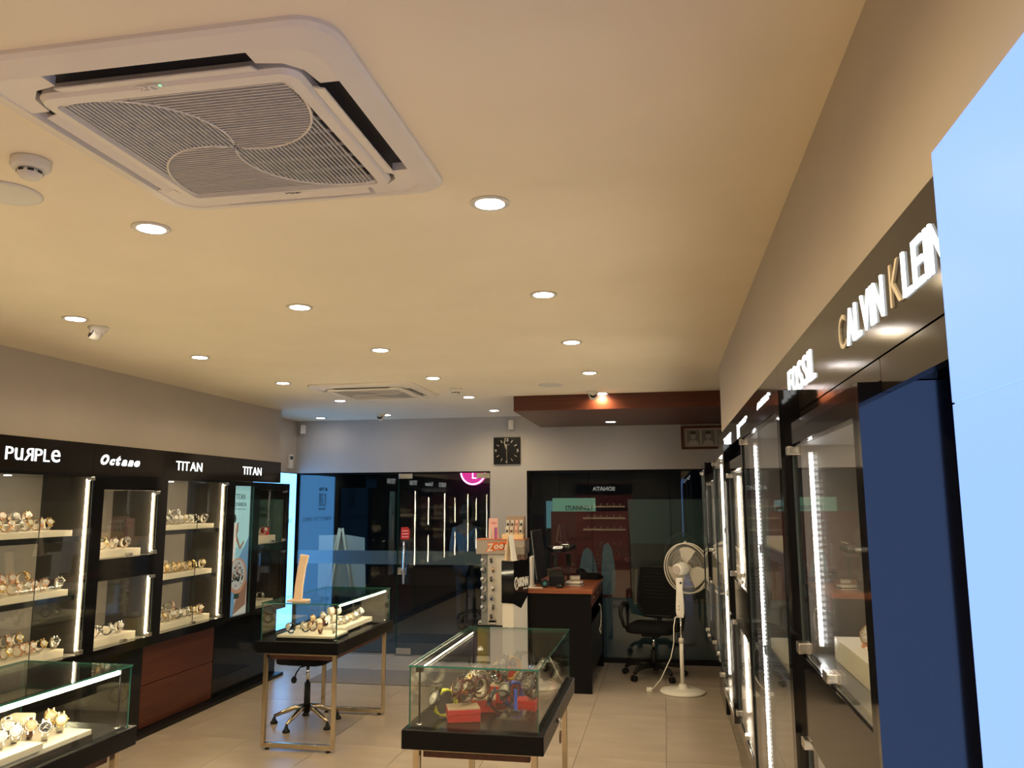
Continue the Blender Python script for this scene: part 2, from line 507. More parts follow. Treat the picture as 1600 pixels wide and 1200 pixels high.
def ring_solid(mb, rings, material, smooth=False):
    "rings = list of (pts2d, z) with equal counts, joined side by side"
    n = len(rings[0][0]); vs = []; fs = []
    for pts, z in rings:
        vs += [(p[0], p[1], z) for p in pts]
    for j in range(len(rings) - 1):
        for i in range(n):
            fs.append((j * n + i, j * n + (i + 1) % n, (j + 1) * n + (i + 1) % n, (j + 1) * n + i))
    mb.add(vs, fs, material, smooth)

def make_cassette(label, detail):
    t = thing('ceiling_air_conditioner', label, 'air conditioner', (0, 0, H), 0, 'square ceiling air conditioners')
    fr = MB()
    ring_solid(fr, [(rounded(.475, .475, .09), 0.0), (rounded(.475, .475, .09), -.010), (rounded(.465, .465, .085), -.018),
                    (rounded(.412, .412, .07), -.032), (rounded(.402, .402, .06), -.010), (rounded(.402, .402, .06), 0.0)], M_acp)
    fr.obj('outer_frame', t)
    MB().box((-.402, -.402, -.004), (.402, .402, 0.0), M_dark).obj('cavity', t)
    ip = MB()
    ring_solid(ip, [(rounded(.335, .335, .04), -.004), (rounded(.340, .340, .045), -.030), (rounded(.332, .332, .04), -.042),
                    (rounded(.305, .305, .02), -.045), (rounded(.300, .300, .015), -.030), (rounded(.300, .300, .015), -.012)], M_acp)
    ip.box((-.300, -.300, -.013), (.300, .300, -.010), M_dark)
    ip.obj('inner_panel', t)
    # corner bridges that leave four air slots
    for i in range(4):
        a = i * PI / 2
        R = Matrix.Rotation(a, 4, 'Z')
        c = MB()
        c.prism([(.255, .362), (.315, .350), (.350, .315), (.362, .255), (.412, .255), (.420, .36), (.36, .420), (.255, .412)], (0, 0, .024), M_acp, (0, 0, -.028), (1, 0, 0), (0, 1, 0))
        c.v = [tuple(R @ Vector(p)) for p in c.v]
        c.obj('corner_bridge', t)
        v = MB().box((-.25, .342, -.038), (.25, .374, -.032), M_acp)
        Rv = Matrix.Translation((0, .353, -.03)) @ Matrix.Rotation(math.radians(-16), 4, 'X') @ Matrix.Translation((0, -.353, .03))
        v.v = [tuple(R @ (Rv @ Vector(p))) for p in v.v]
        v.obj('air_vane', t, 0.002)
    # pinwheel intake grille
    g = MB(); L = .292; twist = 1.25
    def sector(x, y):
        r = math.hypot(x, y) / (L * 1.414)
        th = math.atan2(y, x) - twist * max(0.0, 1 - r) ** 0.9
        return int(math.floor((th - PI / 4) / (PI / 2))) % 4
    step = .0125 if detail else .022
    N = int(2 * L / step)
    for s in range(4):
        hor = s in (0, 2)
        for i in range(N + 1):
            c = -L + i * step
            run = None; M_ = 90
            for k in range(M_ + 1):
                u = -L + 2 * L * k / M_
                x, y = (u, c) if hor else (c, u)
                inside = sector(x, y) == s
                if inside and run is None:
                    run = u
                if run is not None and (not inside or k == M_):
                    if u - run > .012:
                        if hor:
                            g.box((run, c - .0016, -.040), (u, c + .0016, -.034), M_acg)
                        else:
                            g.box((c - .0016, run, -.040), (c + .0016, u, -.034), M_acg)
                    run = None
    for s in range(0, 4):
        for off in (-.15, 0.0, .15):
            if s % 2:
                g.box((-L, off + (.04 * s - .06) - .001, -.030), (L, off + (.04 * s - .06) + .001, -.022), M_acg)
            else:
                g.box((off - .001, -L, -.030), (off + .001, L, -.022), M_acg)
    go = g.obj('intake_grille', t); go['kind'] = 'stuff'
    for s in range(4):
        pts = []
        for k in range(25):
            r = 1 - k / 25.0
            a = PI / 4 + s * PI / 2 + twist * max(0.0, 1 - r) ** 0.9
            q = L * 1.414 * r
            x, y = q * math.cos(a), q * math.sin(a)
            pts.append((x, y, -.038))
        MB().tube(pts, .0035, M_acp, 6).obj('swirl_rib', t)
    return t

ac = make_cassette('large white square ceiling air conditioner with a swirled grille, nearest the camera', True)
ac.location = (-1.125, 1.892, H)
M_led = mat('green_digits', (.1, .1, .1), .4, emit=(0.45, 1.0, 0.55), es=0.8)
dg = MB()
add_text(dg, '20', (-.055, -.326, -.0455), (1, 0, 0), (0, -1, 0), .055, .024, -.002, M_paper)
dg.cyl((.008, -.345, -.0445), (.008, -.345, -.047), .004, None, M_led, 8)
dg.v = [(x, y, z) for (x, y, z) in dg.v]
dgo = dg.obj('temperature_display', ac)
lg = MB()
add_text(lg, 'Haier', (-.008, .326, -.0455), (1, 0, 0), (0, -1, 0), .05, .012, -.001, M_hand)
lg.obj('lettering', ac)
ac2 = make_cassette('white square ceiling air conditioner seen nearly edge on, in front of the glass storefront', False)
ac2.location = (-2.53, 6.80, H)

# smoke detectors, speakers, cameras
def smoke(x, y, lab, drop=0.0):
    t = thing('smoke_detector', lab, 'smoke detector', (x, y, H - drop), 0, 'round smoke detectors')
    MB().lathe([(0.001, 0), (.052, 0), (.054, -.006), (.054, -.022), (.048, -.030), (.03, -.032), (.001, -.032)], M_plastic, 28).obj('base', t)
    MB().lathe([(.030, -.032), (.034, -.040), (.034, -.044), (.024, -.056), (.001, -.058)], M_plastic, 24).obj('sensor_dome', t)
    s = MB()
    for i in range(8):
        a = i * PI / 4
        p = Matrix.Rotation(a, 4, 'Z')
        b = MB().box((.0335, -.008, -.043), (.0350, .008, -.036), M_dark)
        b.v = [tuple(p @ Vector(q)) for q in b.v]
        s.add(b.v, b.f, M_dark)
    s.obj('vent_slots', t)
    return t
smoke(-1.802, 1.931, 'round white smoke detector on the ceiling beside the nearest air conditioner')
smoke(-1.80, 6.84, 'small white smoke detector on the ceiling past the farther air conditioner')

def speaker(x, y, lab):
    t = thing('ceiling_speaker', lab, 'speaker', (x, y, H), 0, 'round speakers in the ceiling')
    MB().lathe([(.088, 0), (.105, 0), (.106, -.004), (.098, -.009), (.088, -.006)], M_plastic, 36).obj('trim_ring', t)
    MB().lathe([(.001, -.005), (.05, -.006), (.088, -.005), (.088, -.001), (.001, -.001)], mat('speaker_mesh', (.24, .23, .21), .6, bump=.6, nscale=400), 36).obj('speaker_grille', t)
speaker(-2.07, 2.13, 'round flush ceiling speaker cut off by the edge of the picture near the smoke detector')
speaker(-.94, 6.78, 'round flush ceiling speaker in front of the wooden ceiling box')

def dome_cam(x, y, lab, rz):
    t = thing('dome_camera', lab, 'security camera', (x, y, H), rz, 'white dome security cameras')
    MB().lathe([(.001, 0), (.055, 0), (.056, -.006), (.042, -.030), (.040, -.040), (.001, -.040)], M_plastic, 26).obj('mount', t)
    b = MB()
    Mx = Matrix.Translation((0, -.012, -.045)) @ Matrix.Rotation(math.radians(68), 4, 'X')
    prof = [(.001, -.036), (.02, -.032), (.033, -.018), (.037, 0), (.035, .022), (.001, .024)]
    b.lathe(prof, M_plastic, 22, Mx)
    b.obj('eyeball', t)
    l = MB()
    l.lathe([(.001, .0245), (.030, .0245), (.030, .028), (.022, .0262), (.001, .0262)], M_dark, 20, Mx)
    l.obj('lens', t)
    return t
dome_cam(-3.16, 3.97, 'white dome camera hanging beside the downlight above the shelf wall, nearest the camera', math.radians(-35))
dome_cam(-.62, 7.30, 'white dome camera in front of the wooden ceiling box', math.radians(5))
dome_cam(-3.16, 8.66, 'white dome camera on the ceiling above the glass door wall', math.radians(0))

def wall_sensor(x, y, z, lab, rz):
    t = thing('motion_sensor', lab, 'motion sensor', (x, y, z), rz, 'small white motion sensors high on the walls')
    MB().cyl((0, 0, 0), (0, -.04, -.015), .014, None, M_plastic, 12).obj('bracket', t)
    MB().prism([(-.03, -.055), (.03, -.055), (.032, .045), (.02, .055), (-.02, .055), (-.032, .045)], (0, -.035, 0), M_plastic, (0, -.035, -.02)).obj('body', t, .004)
    MB().prism([(-.02, -.035), (.02, -.035), (.02, .01), (-.02, .01)], (0, -.004, 0), M_paper, (0, -.07, -.02)).obj('lens', t)
wall_sensor(-4.38, YF, 2.68, 'small white motion sensor high in the wall corner above the bright blue panel', math.radians(20))
wall_sensor(-1.76, YF, 2.68, 'small white motion sensor high on the wall above the square black clock', math.radians(10))

# alarm box on the alcove wall
t = thing('alarm_box', 'small white alarm box with a dark display on the wall above the bright blue panel', 'alarm box', (-4.47, 9.08, 2.26))
MB().box((0, -.05, -.085), (.028, .05, .085), M_plastic).obj('body', t, .004)
MB().box((.028, -.035, .025), (.030, .035, .065), M_dark).obj('display', t)
MB().box((.028, -.035, -.07), (.0295, .035, .01), M_paper).obj('cover', t, .0005)

# wall clock
t = thing('wall_clock', 'square black wall clock with pale ticks above the storefront pillar', 'clock', (-1.806, YF, 2.36))
MB().box((-.157, -.03, -.157), (.157, 0, .157), M_blacks).obj('face', t, .003)
k = MB()
for i in range(12):
    a = i * PI / 6
    if i % 3:
        b = MB().box((-.004, -.0325, .105), (.004, -.030, .14), M_steel)
        R = Matrix.Rotation(a, 4, 'Y'); b.v = [tuple(R @ Vector(p)) for p in b.v]; k.add(b.v, b.f, M_steel)
k.obj('hour_ticks', t)
for s_, x, z, wd in (('12', -.022, .110, .044), ('3', .118, -.018, .024), ('6', -.012, -.145, .024), ('9', -.142, -.018, .024)):
    q = MB(); add_text(q, s_, (x, -.030, z), (1, 0, 0), (0, 0, 1), wd, .036, .003, M_steel, bold=.02); q.obj('numeral', t)
q = MB(); add_text(q, 'TITAN', (-.03, -.030, .062), (1, 0, 0), (0, 0, 1), .06, .014, .001, M_steel); q.obj('lettering', t)
for nm, ang, ln, wd in (('hour_hand', -3, .07, .006), ('minute_hand', -15, .115, .005), ('second_hand', 178, .12, .002)):
    b = MB().box((-wd, -.037, -.02), (wd, -.034, ln), M_steel)
    R = Matrix.Rotation(math.radians(ang), 4, 'Y'); b.v = [tuple(R @ Vector(p)) for p in b.v]; b.obj(nm, t)

# framed portraits under the wooden ceiling box
t = thing('picture_frame', 'wooden framed picture of three grey portraits beside the wooden ceiling box', 'picture', (.50, YF, 2.475))
f = MB()
for (a, b) in (((-.30, -.03, -.13), (-.272, 0, .13)), ((.272, -.03, -.13), (.30, 0, .13)), ((-.272, -.03, .105), (.272, 0, .13)), ((-.272, -.03, -.13), (.272, 0, -.105))):
    f.box(a, b, M_woodx)
f.obj('frame', t)
MB().box((-.272, -.012, -.105), (.272, 0, .105), M_greyc).obj('mount_board', t)
for i in range(3):
    x = -.165 + i * .165
    p = MB().box((x - .07, -.014, -.085), (x + .07, -.012, .085), mat('portrait_ground', (.20, .19, .18), .5))
    p.obj('portrait_print', t)
    h = MB()
    h.prism([(x + .03 * math.cos(a * PI / 8), .02 + .042 * math.sin(a * PI / 8)) for a in range(16)], (0, -.001, 0), mat('portrait_skin', (.38, .35, .32), .5), (0, -.014, 0))
    h.prism([(x - .06, -.085), (x + .06, -.085), (x + .05, -.045), (x + .02, -.03), (x - .02, -.03), (x - .05, -.045)], (0, -.001, 0), mat('portrait_cloth', (.45, .42, .39), .5), (0, -.014, 0))
    h.prism([(x + .033 * math.cos(a * PI / 8), .04 + .034 * math.sin(a * PI / 8)) for a in range(9)], (0, -.0015, 0), mat('portrait_hair', (.06, .055, .05), .5), (0, -.014, 0))
    h.obj('portrait_figure', t)

# ------------------------------------------------------------------ watches
WCACHE = {}
def watch_proto(key, strap, case, dial, marks, style):
    "loop of strap in the YZ plane with the dial facing -Y and up; origin on the surface it stands on"
    if key in WCACHE:
        return WCACHE[key]
    t = thing('wristwatch', 'watch', 'watch', (0, -60, 0))
    ry, rz_, zc = .031, .030, .034
    s = MB(); n = 26 if style == 'link' else 30
    wd0 = .0088
    def P(a, dr, x):
        return (x, (ry + dr) * math.cos(a), zc + (rz_ + dr) * math.sin(a))
    A0 = math.radians(180 - 25)   # direction of the dial
    if style == 'link':
        for i in range(n):
            a0 = A0 + .42 + (2 * PI - .84) * i / n; a1 = A0 + .42 + (2 * PI - .84) * (i + .86) / n
            for (x0, x1, dr) in ((-wd0, -.0035, 0), (-.0033, .0033, .0006), (.0035, wd0, 0)):
                vs = [P(a0, dr - .003, x0), P(a0, dr - .003, x1), P(a1, dr - .003, x1), P(a1, dr - .003, x0), P(a0, dr, x0), P(a0, dr, x1), P(a1, dr, x1), P(a1, dr, x0)]
                s.add(vs, [(0, 3, 2, 1), (4, 5, 6, 7), (0, 1, 5, 4), (2, 3, 7, 6), (1, 2, 6, 5), (3, 0, 4, 7)], strap)
    else:
        rings = []
        for i in range(n + 1):
            a = A0 + .40 + (2 * PI - .80) * i / n
            e = 1.0 - .28 * math.sin(PI * i / n)
            rings.append([P(a, -.003, -wd0 * e), P(a, -.003, wd0 * e), P(a, .0006, wd0 * e), P(a, .0006, -wd0 * e)])
        vs = [p for r in rings for p in r]; fs = []
        for i in range(n):
            for k in range(4):
                fs.append((i * 4 + k, i * 4 + (k + 1) % 4, i * 4 + 4 + (k + 1) % 4, i * 4 + 4 + k))
        s.add(vs, fs, strap, True)
    s.obj('strap', t)
    d = Vector((0, math.cos(A0), math.sin(A0)))
    X = Vector((1, 0, 0)); Y = d.cross(X) * -1
    c0 = Vector((0, 0, zc)) + Vector((0, d.y * (ry - .004), d.z * (rz_ - .004)))
    Mx = Matrix(((X.x, Y.x, d.x, c0.x), (X.y, Y.y, d.y, c0.y), (X.z, Y.z, d.z, c0.z), (0, 0, 0, 1)))
    R = .0185
    cs = MB()
    cs.lathe([(.001, 0), (R - .002, 0), (R, .002), (R, .008), (R - .002, .0105), (R - .0035, .0105), (R - .0038, .0085)], case, 26, Mx)
    cs.cyl(Mx @ Vector((R - .001, 0, .005)), Mx @ Vector((R + .004, 0, .005)), .0026, None, case, 8)
    for sx in (-1, 1):
        for sy in (-1, 1):
            v = [Mx @ Vector((sx * .0075 + e1 * .0016, sy * (R + .002) + e2 * .005, .003 + e3 * .003)) for e3 in (-1, 1) for e2 in (-1, 1) for e1 in (-1, 1)]
            cs.add(v, [(0, 2, 3, 1), (4, 5, 7, 6), (0, 1, 5, 4), (2, 6, 7, 3), (0, 4, 6, 2), (1, 3, 7, 5)], case)
    cs.obj('watch_case', t)
    dl = MB()
    dl.lathe([(.001, .0088), (R - .0036, .0088), (R - .0036, .008), (.001, .008)], dial, 24, Mx)
    for i in range(12):
        a = i * PI / 6
        r0, r1 = (.0095, .0133) if i % 3 == 0 else (.0112, .0133)
        u = Vector((math.cos(a), math.sin(a), 0)); v = Vector((-math.sin(a), math.cos(a), 0)) * .0006
        dl.add([Mx @ (u * r0 + v + Vector((0, 0, .0091))), Mx @ (u * r1 + v + Vector((0, 0, .0091))), Mx @ (u * r1 - v + Vector((0, 0, .0091))), Mx @ (u * r0 - v + Vector((0, 0, .0091)))], [(0, 1, 2, 3)], marks)
    for a, ln, wd in ((2.6, .008, .0008), (.5, .0115, .0006)):
        u = Vector((math.cos(a), math.sin(a), 0)); v = Vector((-math.sin(a), math.cos(a), 0)) * wd
        dl.add([Mx @ (v + Vector((0, 0, .0093))), Mx @ (u * ln + v * .4 + Vector((0, 0, .0093))), Mx @ (u * ln - v * .4 + Vector((0, 0, .0093))), Mx @ (-v + Vector((0, 0, .0093)))], [(0, 1, 2, 3)], marks)
    dl.obj('dial', t)
    h = MB()
    pts = []
    for i in range(17):
        a = math.radians(-150 + 250 * i / 16)
        pts.append(P(a, -.0055, 0))
    rr = []
    for i in range(len(pts)):
        a = math.radians(-150 + 250 * i / 16)
        rr += [P(a, -.0065, -.007), P(a, -.0065, .007), P(a, -.0038, .007), P(a, -.0038, -.007)]
    fs = []
    for i in range(len(pts) - 1):
        for k in range(4):
            fs.append((i * 4 + k, i * 4 + (k + 1) % 4, i * 4 + 4 + (k + 1) % 4, i * 4 + 4 + k))
    hm = M_cream if style == 'link' else M_acry
    h.add(rr, fs, hm, True)
    h.box((-.008, -.016, 0), (.008, .016, .0035), hm)
    h.obj('display_cuff', t)
    WCACHE[key] = t
    return t

KINDS = {
    'silver': ('silver bracelet watch', lambda: watch_proto('silver', M_silver, M_silver, M_dwhite, M_hand, 'link')),
    'silverd': ('black dial silver watch', lambda: watch_proto('silverd', M_silver, M_silver, M_dblack, M_handl, 'link')),
    'gold': ('gold bracelet watch', lambda: watch_proto('gold', M_gold, M_gold, M_dchamp, M_hand, 'link')),
    'rose': ('rose gold bracelet watch', lambda: watch_proto('rose', M_rose, M_rose, M_dwhite, M_hand, 'link')),
    'two': ('two tone metal watch', lambda: watch_proto('two', M_silver, M_gold, M_dwhite, M_hand, 'link')),
    'leath': ('white dial black strap watch', lambda: watch_proto('leath', M_lblack, M_silver, M_dwhite, M_hand, 'band')),
    'brown': ('brown leather strap watch', lambda: watch_proto('brown', M_lbrown, M_rose, M_dchamp, M_hand, 'band')),
    'black': ('black sports watch', lambda: watch_proto('black', M_lblack, M_gun, M_ddark, M_handl, 'band')),
    'maroon': ('maroon sports watch', lambda: watch_proto('maroon', M_lmar, M_lmar, M_ddark, M_handl, 'band')),
    'yellow': ('neon yellow strap watch', lambda: watch_proto('yellow', M_yel, M_gun, M_dwhite, M_hand, 'band')),
    'amber': ('amber yellow strap watch', lambda: watch_proto('amber', M_org, M_gun, M_dgrey, M_handl, 'band')),
    'blue': ('blue strap watch', lambda: watch_proto('blue', M_blu, M_gun, M_dgrey, M_handl, 'band')),
}
NW = {}
def watch(kind, x, y, z, rz, where, group, scale=1.0):
    "one more watch; where reads after its look"
    desc, fn = KINDS[kind]
    p = fn()
    label = '%s, %s' % (desc, where)
    NW[kind] = NW.get(kind, 0) + 1
    return copy_thing(p, (x, y, z), rz, label, group, scale)

# ------------------------------------------------------------------ wall display cabinets
class Side:
    def __init__(self, xf, s):
        self.xf, self.s = xf, s
    def x(self, d):
        return self.xf + self.s * d
LEFT = Side(-3.95, -1)
RIGHT = Side(.36, 1)

def sbox(mb, sd, d0, d1, y0, y1, z0, z1, m, edge=None, thin=None):
    mb.box((sd.x(d0), y0, z0), (sd.x(d1), y1, z1), m, edge, thin)
    return mb

def lamp_spot(x, y, z, e, col, ang=62):
    ld = bpy.data.lights.new('shelf_lamp', 'SPOT'); ld.energy = e; ld.color = col
    ld.spot_size = math.radians(ang); ld.spot_blend = .15; ld.shadow_soft_size = .008
    lo = bpy.data.objects.new('shelf_lamp', ld); COL.objects.link(lo); lo.location = (x, y, z)

def cabinet(sd, y0, y1, top, openings, lower, label, group, strip, dep=.44, front=0.0, shelves=None, far=1, lampE=6.0, dots=False, lowrec=.10, lamps=True, bottom=.70, strip_rec=.05, seam=True):
    """one bay: openings = [(z0, z1)] with glass doors; shelves = list of z (board tops); lower = 'wood' or 'panel'"""
    t = thing('display_cabinet', label, 'display cabinet', (sd.x(front), (y0 + y1) / 2, 0), 0, group)
    st = .055
    c = TB()
    sbox(c, sd, front, dep, y0, y0 + .02, bottom - .02, top, M_gloss if sd.s > 0 else M_black)
    sbox(c, sd, front, dep, y1 - .02, y1, bottom - .02, top, M_gloss if sd.s > 0 else M_black)
    sbox(c, sd, front, dep, y0 + .02, y1 - .02, top - .02, top, M_gloss if sd.s > 0 else M_black)
    sbox(c, sd, front, dep, y0 + .02, y1 - .02, bottom - .02, bottom, M_gloss if sd.s > 0 else M_black)
    sbox(c, sd, dep - .015, dep, y0 + .02, y1 - .02, bottom, top - .02, M_gloss if sd.s > 0 else M_black)
    c.obj('carcass', t)
    f = TB()
    sbox(f, sd, front, front + .03, y0 + .02, y0 + st, bottom, top - .02, M_black)
    sbox(f, sd, front, front + .03, y1 - st, y1 - .02, bottom, top - .02, M_black)
    zs = sorted(openings); cur = bottom
    for (a, b) in zs:
        if a - cur > .004:
            sbox(f, sd, front, front + .03, y0 + st, y1 - st, cur, a, M_black)
        cur = b
    if top - .02 - cur > .004:
        sbox(f, sd, front, front + .03, y0 + st, y1 - st, cur, top - .02, M_black)
    f.obj('face_frame', t)
    for (a, b) in zs:
        ya, yb = y0 + st, y1 - st
        n = TB()
        sbox(n, sd, dep - .03, dep - .016, ya, yb, a, b, M_taupe)
        n.obj('back_panel', t)
        n = TB()
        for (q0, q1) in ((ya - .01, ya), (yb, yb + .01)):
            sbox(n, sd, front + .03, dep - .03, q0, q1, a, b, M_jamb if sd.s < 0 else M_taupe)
        sbox(n, sd, front + .03, dep - .03, ya, yb, b, b + .008, M_taupe)
        sbox(n, sd, front + .03, dep - .03, ya, yb, a - .01, a, M_inner)
        n.obj('lining', t)
        ym = (ya + yb) / 2
        panes = ((ya + .002, ym - .001), (ym + .001, yb - .002)) if (b - a > .8 and seam) else ((ya + .002, yb - .002),)
        for i, (g0, g1) in enumerate(panes):
            g = TB(); sbox(g, sd, front + .006, front + .012, g0, g1, a + .004, b - .004, M_glass, M_edged, 'x')
            g.obj('glass_door', t)
        for (h0, h1) in ((a + .004, a + .034), (b - .03, b - .004)):
            h = TB(); sbox(h, sd, front - .012, front + .02, yb - .05, yb - .004, h0, h1, M_steel)
            h.obj('hinge', t, .003)
        k = TB(); sbox(k, sd, front - .010, front + .016, ym - .028, ym + .028, a + .006, a + .03, M_steel)
        k.obj('lock', t, .003)
        for q in ((yb - .008 if sd.s < 0 else yb - .011), ya + .002):
            s = TB()
            sw = .0045 if sd.s < 0 else .012; tw_ = .006 if sd.s < 0 else .009
            sbox(s, sd, front + strip_rec, front + strip_rec + sw, q, q + tw_, a + .02, b - .02, M_stripd if dots and q > ym else strip)
            s.obj('light_strip', t)
            if dots and q > ym:
                dm = TB(); nn = int((b - a - .05) / .0165)
                for i in range(nn):
                    z = a + .03 + i * .0165
                    sbox(dm, sd, front + strip_rec + .001, front + strip_rec + .010, q - .003, q, z, z + .009, M_diode)
                do = dm.obj('light_diodes', t); do['kind'] = 'stuff'
        if lamps and b - a > .3:
            l = TB(); l.cyl((sd.x(dep - .16), ym, b), (sd.x(dep - .16), ym, b - .006), .022, None, M_disc, 14)
            l.obj('shelf_spotlight', t)
            lamp_spot(sd.x(dep - .16), ym, b - .012, lampE, (1.0, .85, .62), 75)
    for z in (shelves or []):
        ya, yb = y0 + st, y1 - st
        in_bottom = any(abs(z - a) < .12 for a, b in zs)
        if not in_bottom:
            g = TB(); sbox(g, sd, front + .07, dep - .05, ya + .015, yb - .004, z - .048, z - .040, M_glass, M_edge, 'z')
            g.obj('glass_shelf', t)
            g = TB(); sbox(g, sd, front + .055, front + .07, ya + .015, yb - .02, z - .076, z - .040, M_blacks)
            sbox(g, sd, front + .052, front + .072, yb - .05, yb - .012, z - .077, z - .038, M_steel)
            g.obj('shelf_rail', t)
        g = TB(); z0 = z - .04 if not in_bottom else [a for a, b in zs if abs(z - a) < .12][0] + .0005
        sbox(g, sd, front + .075, dep - .07, ya + .03, yb - .085, z0, z, M_cream)
        g.obj('display_board', t, .002)
        g = TB(); sbox(g, sd, front + .20, dep - .07, ya + .03, yb - .20, z, z + .045, M_cream)
        g.obj('board_riser', t, .002)
    fr = front + lowrec
    if lower == 'wood':
        zc = [(.035, .352), (.358, bottom - .025)]
        for (a, b) in zc:
            g = TB(); sbox(g, sd, fr, fr + .02, y0 + .004, y1 - .004, a, b, M_wood); g.obj('drawer_front', t, .002)
        g = TB(); sbox(g, sd, fr + .022, dep, y0, y1, .03, bottom - .022, M_blacks); g.obj('drawer_box', t)
    else:
        g = TB(); sbox(g, sd, fr, dep, y0, y1, .03, bottom - .022, M_black); g.obj('base_panel', t)
    g = TB(); sbox(g, sd, 0 if sd.s < 0 else lowrec + .004, dep, y0, y1, 0, .03, M_blacks); g.obj('plinth', t)
    return t

def sign(sd, y0, y1, z0, z1, words, label, group, front=.0, back=.04, lit=True, notch=None):
    t = thing('sign_board', label, 'sign', (sd.x(front), (y0 + y1) / 2, (z0 + z1) / 2), 0, group)
    b = TB(); sbox(b, sd, front, back, y0 + .0012, y1 - .0012, max(z0, notch[1]) if notch else z0, z1, M_fascia)
    if notch:
        sbox(b, sd, front, back, y0 + .0012, notch[0], z0, notch[1], M_fascia)
    b.obj('board', t)
    ax = (0, 1, 0) if sd.s < 0 else (0, -1, 0)
    for (txt, ya, yb, za, zb, opt) in words:
        m = opt.pop('m', M_sign)
        q = TB()
        org = (sd.x(front), ya if sd.s < 0 else yb, za)
        if opt.pop('mirror', False):
            org = (sd.x(front), yb, za); axx = (0, -1, 0)
            vs, fs = text_mesh(txt, yb - ya, zb - za, .004, **opt)
            q.add([Vector(org) + Vector(axx) * v.x + Vector((0, 0, 1)) * v.y + Vector((1, 0, 0)) * v.z for v in vs], fs, m)
        else:
            add_text(q, txt, org, ax, (0, 0, 1), yb - ya, zb - za, .004, m, **opt)
        q.obj('letter', t)
    return t

def spread(word, y0, y1, z0, z1, gap=.12, widths=None, far_first=False, **opt):
    "cut a word into single letters between y0 and y1"
    ww = [ (widths or {}).get(c, .45 if c == 'I' and False else (.22 if c in 'I' else 1.0)) for c in word]
    tot = sum(ww) + gap * (len(word) - 1)
    k = (y1 - y0) / tot; out = []; p = 0
    for c, w_ in zip(word, ww):
        a, b = p * k, (p + w_) * k
        if far_first:
            out.append((c, y1 - b, y1 - a, z0, z1, dict(opt)))
        else:
            out.append((c, y0 + a, y0 + b, z0, z1, dict(opt)))
        p += w_ + gap
    return [o for o in out if o[0] != ' ']

# --- shelf wall
GL = 'display cabinets along the wall of watch shelves'
SH = [1.585, 1.187, .795]
cab_last = cabinet(LEFT, 7.365, 8.06, 1.965, [(1.36, 1.90), (.745, 1.28)], 'panel', 'black cabinet at the end of the shelf wall with two dim glass boxes', GL, M_blacks, shelves=[1.435, .79], lamps=False)
# poster bay
t = thing('poster_light_box', 'tall narrow lit watch poster between two glass cabinets on the shelf wall', 'poster', (-3.95, 7.12, 0))
b = TB()
sbox(b, LEFT, 0, .44, 6.872, 6.95, .70, 1.965, M_black); sbox(b, LEFT, 0, .44, 7.31, 7.363, .70, 1.965, M_black)
sbox(b, LEFT, 0, .44, 6.95, 7.31, 1.925, 1.965, M_black); sbox(b, LEFT, 0, .44, 6.95, 7.31, .70, .725, M_black)
sbox(b, LEFT, .10, .44, 6.872, 7.363, .03, .70, M_black); sbox(b, LEFT, 0, .44, 6.872, 7.363, 0, .03, M_blacks)
sbox(b, LEFT, .05, .44, 6.95, 7.31, .725, 1.925, M_blacks)
b.obj('housing', t)
def pm(name, col, es):
    return mat(name, tuple(c * .5 for c in col), .3, emit=col, es=es)
P_sky = pm('poster_sky', (.36, .62, .64), .62); P_sea = pm('poster_sea', (.26, .50, .56), .6); P_sand = pm('poster_sand', (.52, .50, .44), .6)
P_ink = mat('poster_ink', (.03, .07, .08), .4); P_cloth = pm('poster_cloth', (.70, .62, .54), .6); P_skin = pm('poster_skin', (.34, .19, .13), .5)
P_sleeve = pm('poster_sleeve', (.13, .27, .42), .6); P_strap = pm('poster_strap', (.24, .13, .08), .6); P_rose = pm('poster_rose', (.42, .22, .13), .6); P_dial = pm('poster_dial', (.40, .40, .37), .6)
px = LEFT.x(.045)
def pp(poly, m, lay, nm):
    TB().prism(poly, (.0015, 0, 0), m, (px + lay * .0016, 6.95, .725), (0, 1, 0), (0, 0, 1)).obj(nm, t)
pp([(0, .62), (.36, .62), (.36, 1.20), (0, 1.20)], P_sky, 0, 'print_sky')
pp([(0, .52), (.36, .52), (.36, .62), (0, .62)], P_sea, 0, 'print_sea')
pp([(0, 0), (.36, 0), (.36, .52), (0, .52)], P_sand, 0, 'print_sand')
pp([(.03, .50), (.10, .50), (.115, .62), (.13, .76), (.12, .84), (.07, .86), (.03, .80), (.02, .70)], P_cloth, 1, 'print_dress')
pp([(.115, .70), (.20, .60), (.27, .66), (.265, .685), (.20, .63), (.125, .76)], P_skin, 1, 'print_arm')
pp([(.05 + .03 * math.cos(a * PI / 6) + .03, .895 + .04 * math.sin(a * PI / 6)) for a in range(12)], P_ink, 1, 'print_hair')
pp([(.12, .72), (.15, .78), (.155, .86), (.13, .85), (.115, .78)], P_skin, 2, 'print_side_arm')
pp([(.15, .48), (.36, .72), (.36, .28), (.24, .42)], P_sleeve, 1, 'print_sleeve')
pp([(0, 0), (.12, 0), (.16, .24), (.0, .30)], P_sleeve, 1, 'print_cuff')
pp([(.10, 0), (.34, .08), (.36, .36), (.24, .34), (.19, .2)], P_strap, 1, 'print_hand')
def ell(cx, cz, rx, rz, n=30):
    return [(cx + rx * math.cos(a * 2 * PI / n), cz + rz * math.sin(a * 2 * PI / n)) for a in range(n)]
pp([(.12, .15), (.22, .15), (.20, .24), (.14, .24)], P_ink, 2, 'print_strap')
pp(ell(.17, .36, .165, .165), P_rose, 3, 'print_watch_case')
pp(ell(.165, .37, .135, .14), P_dial, 4, 'print_watch_dial')
gq = TB(); rr = random.Random(3)
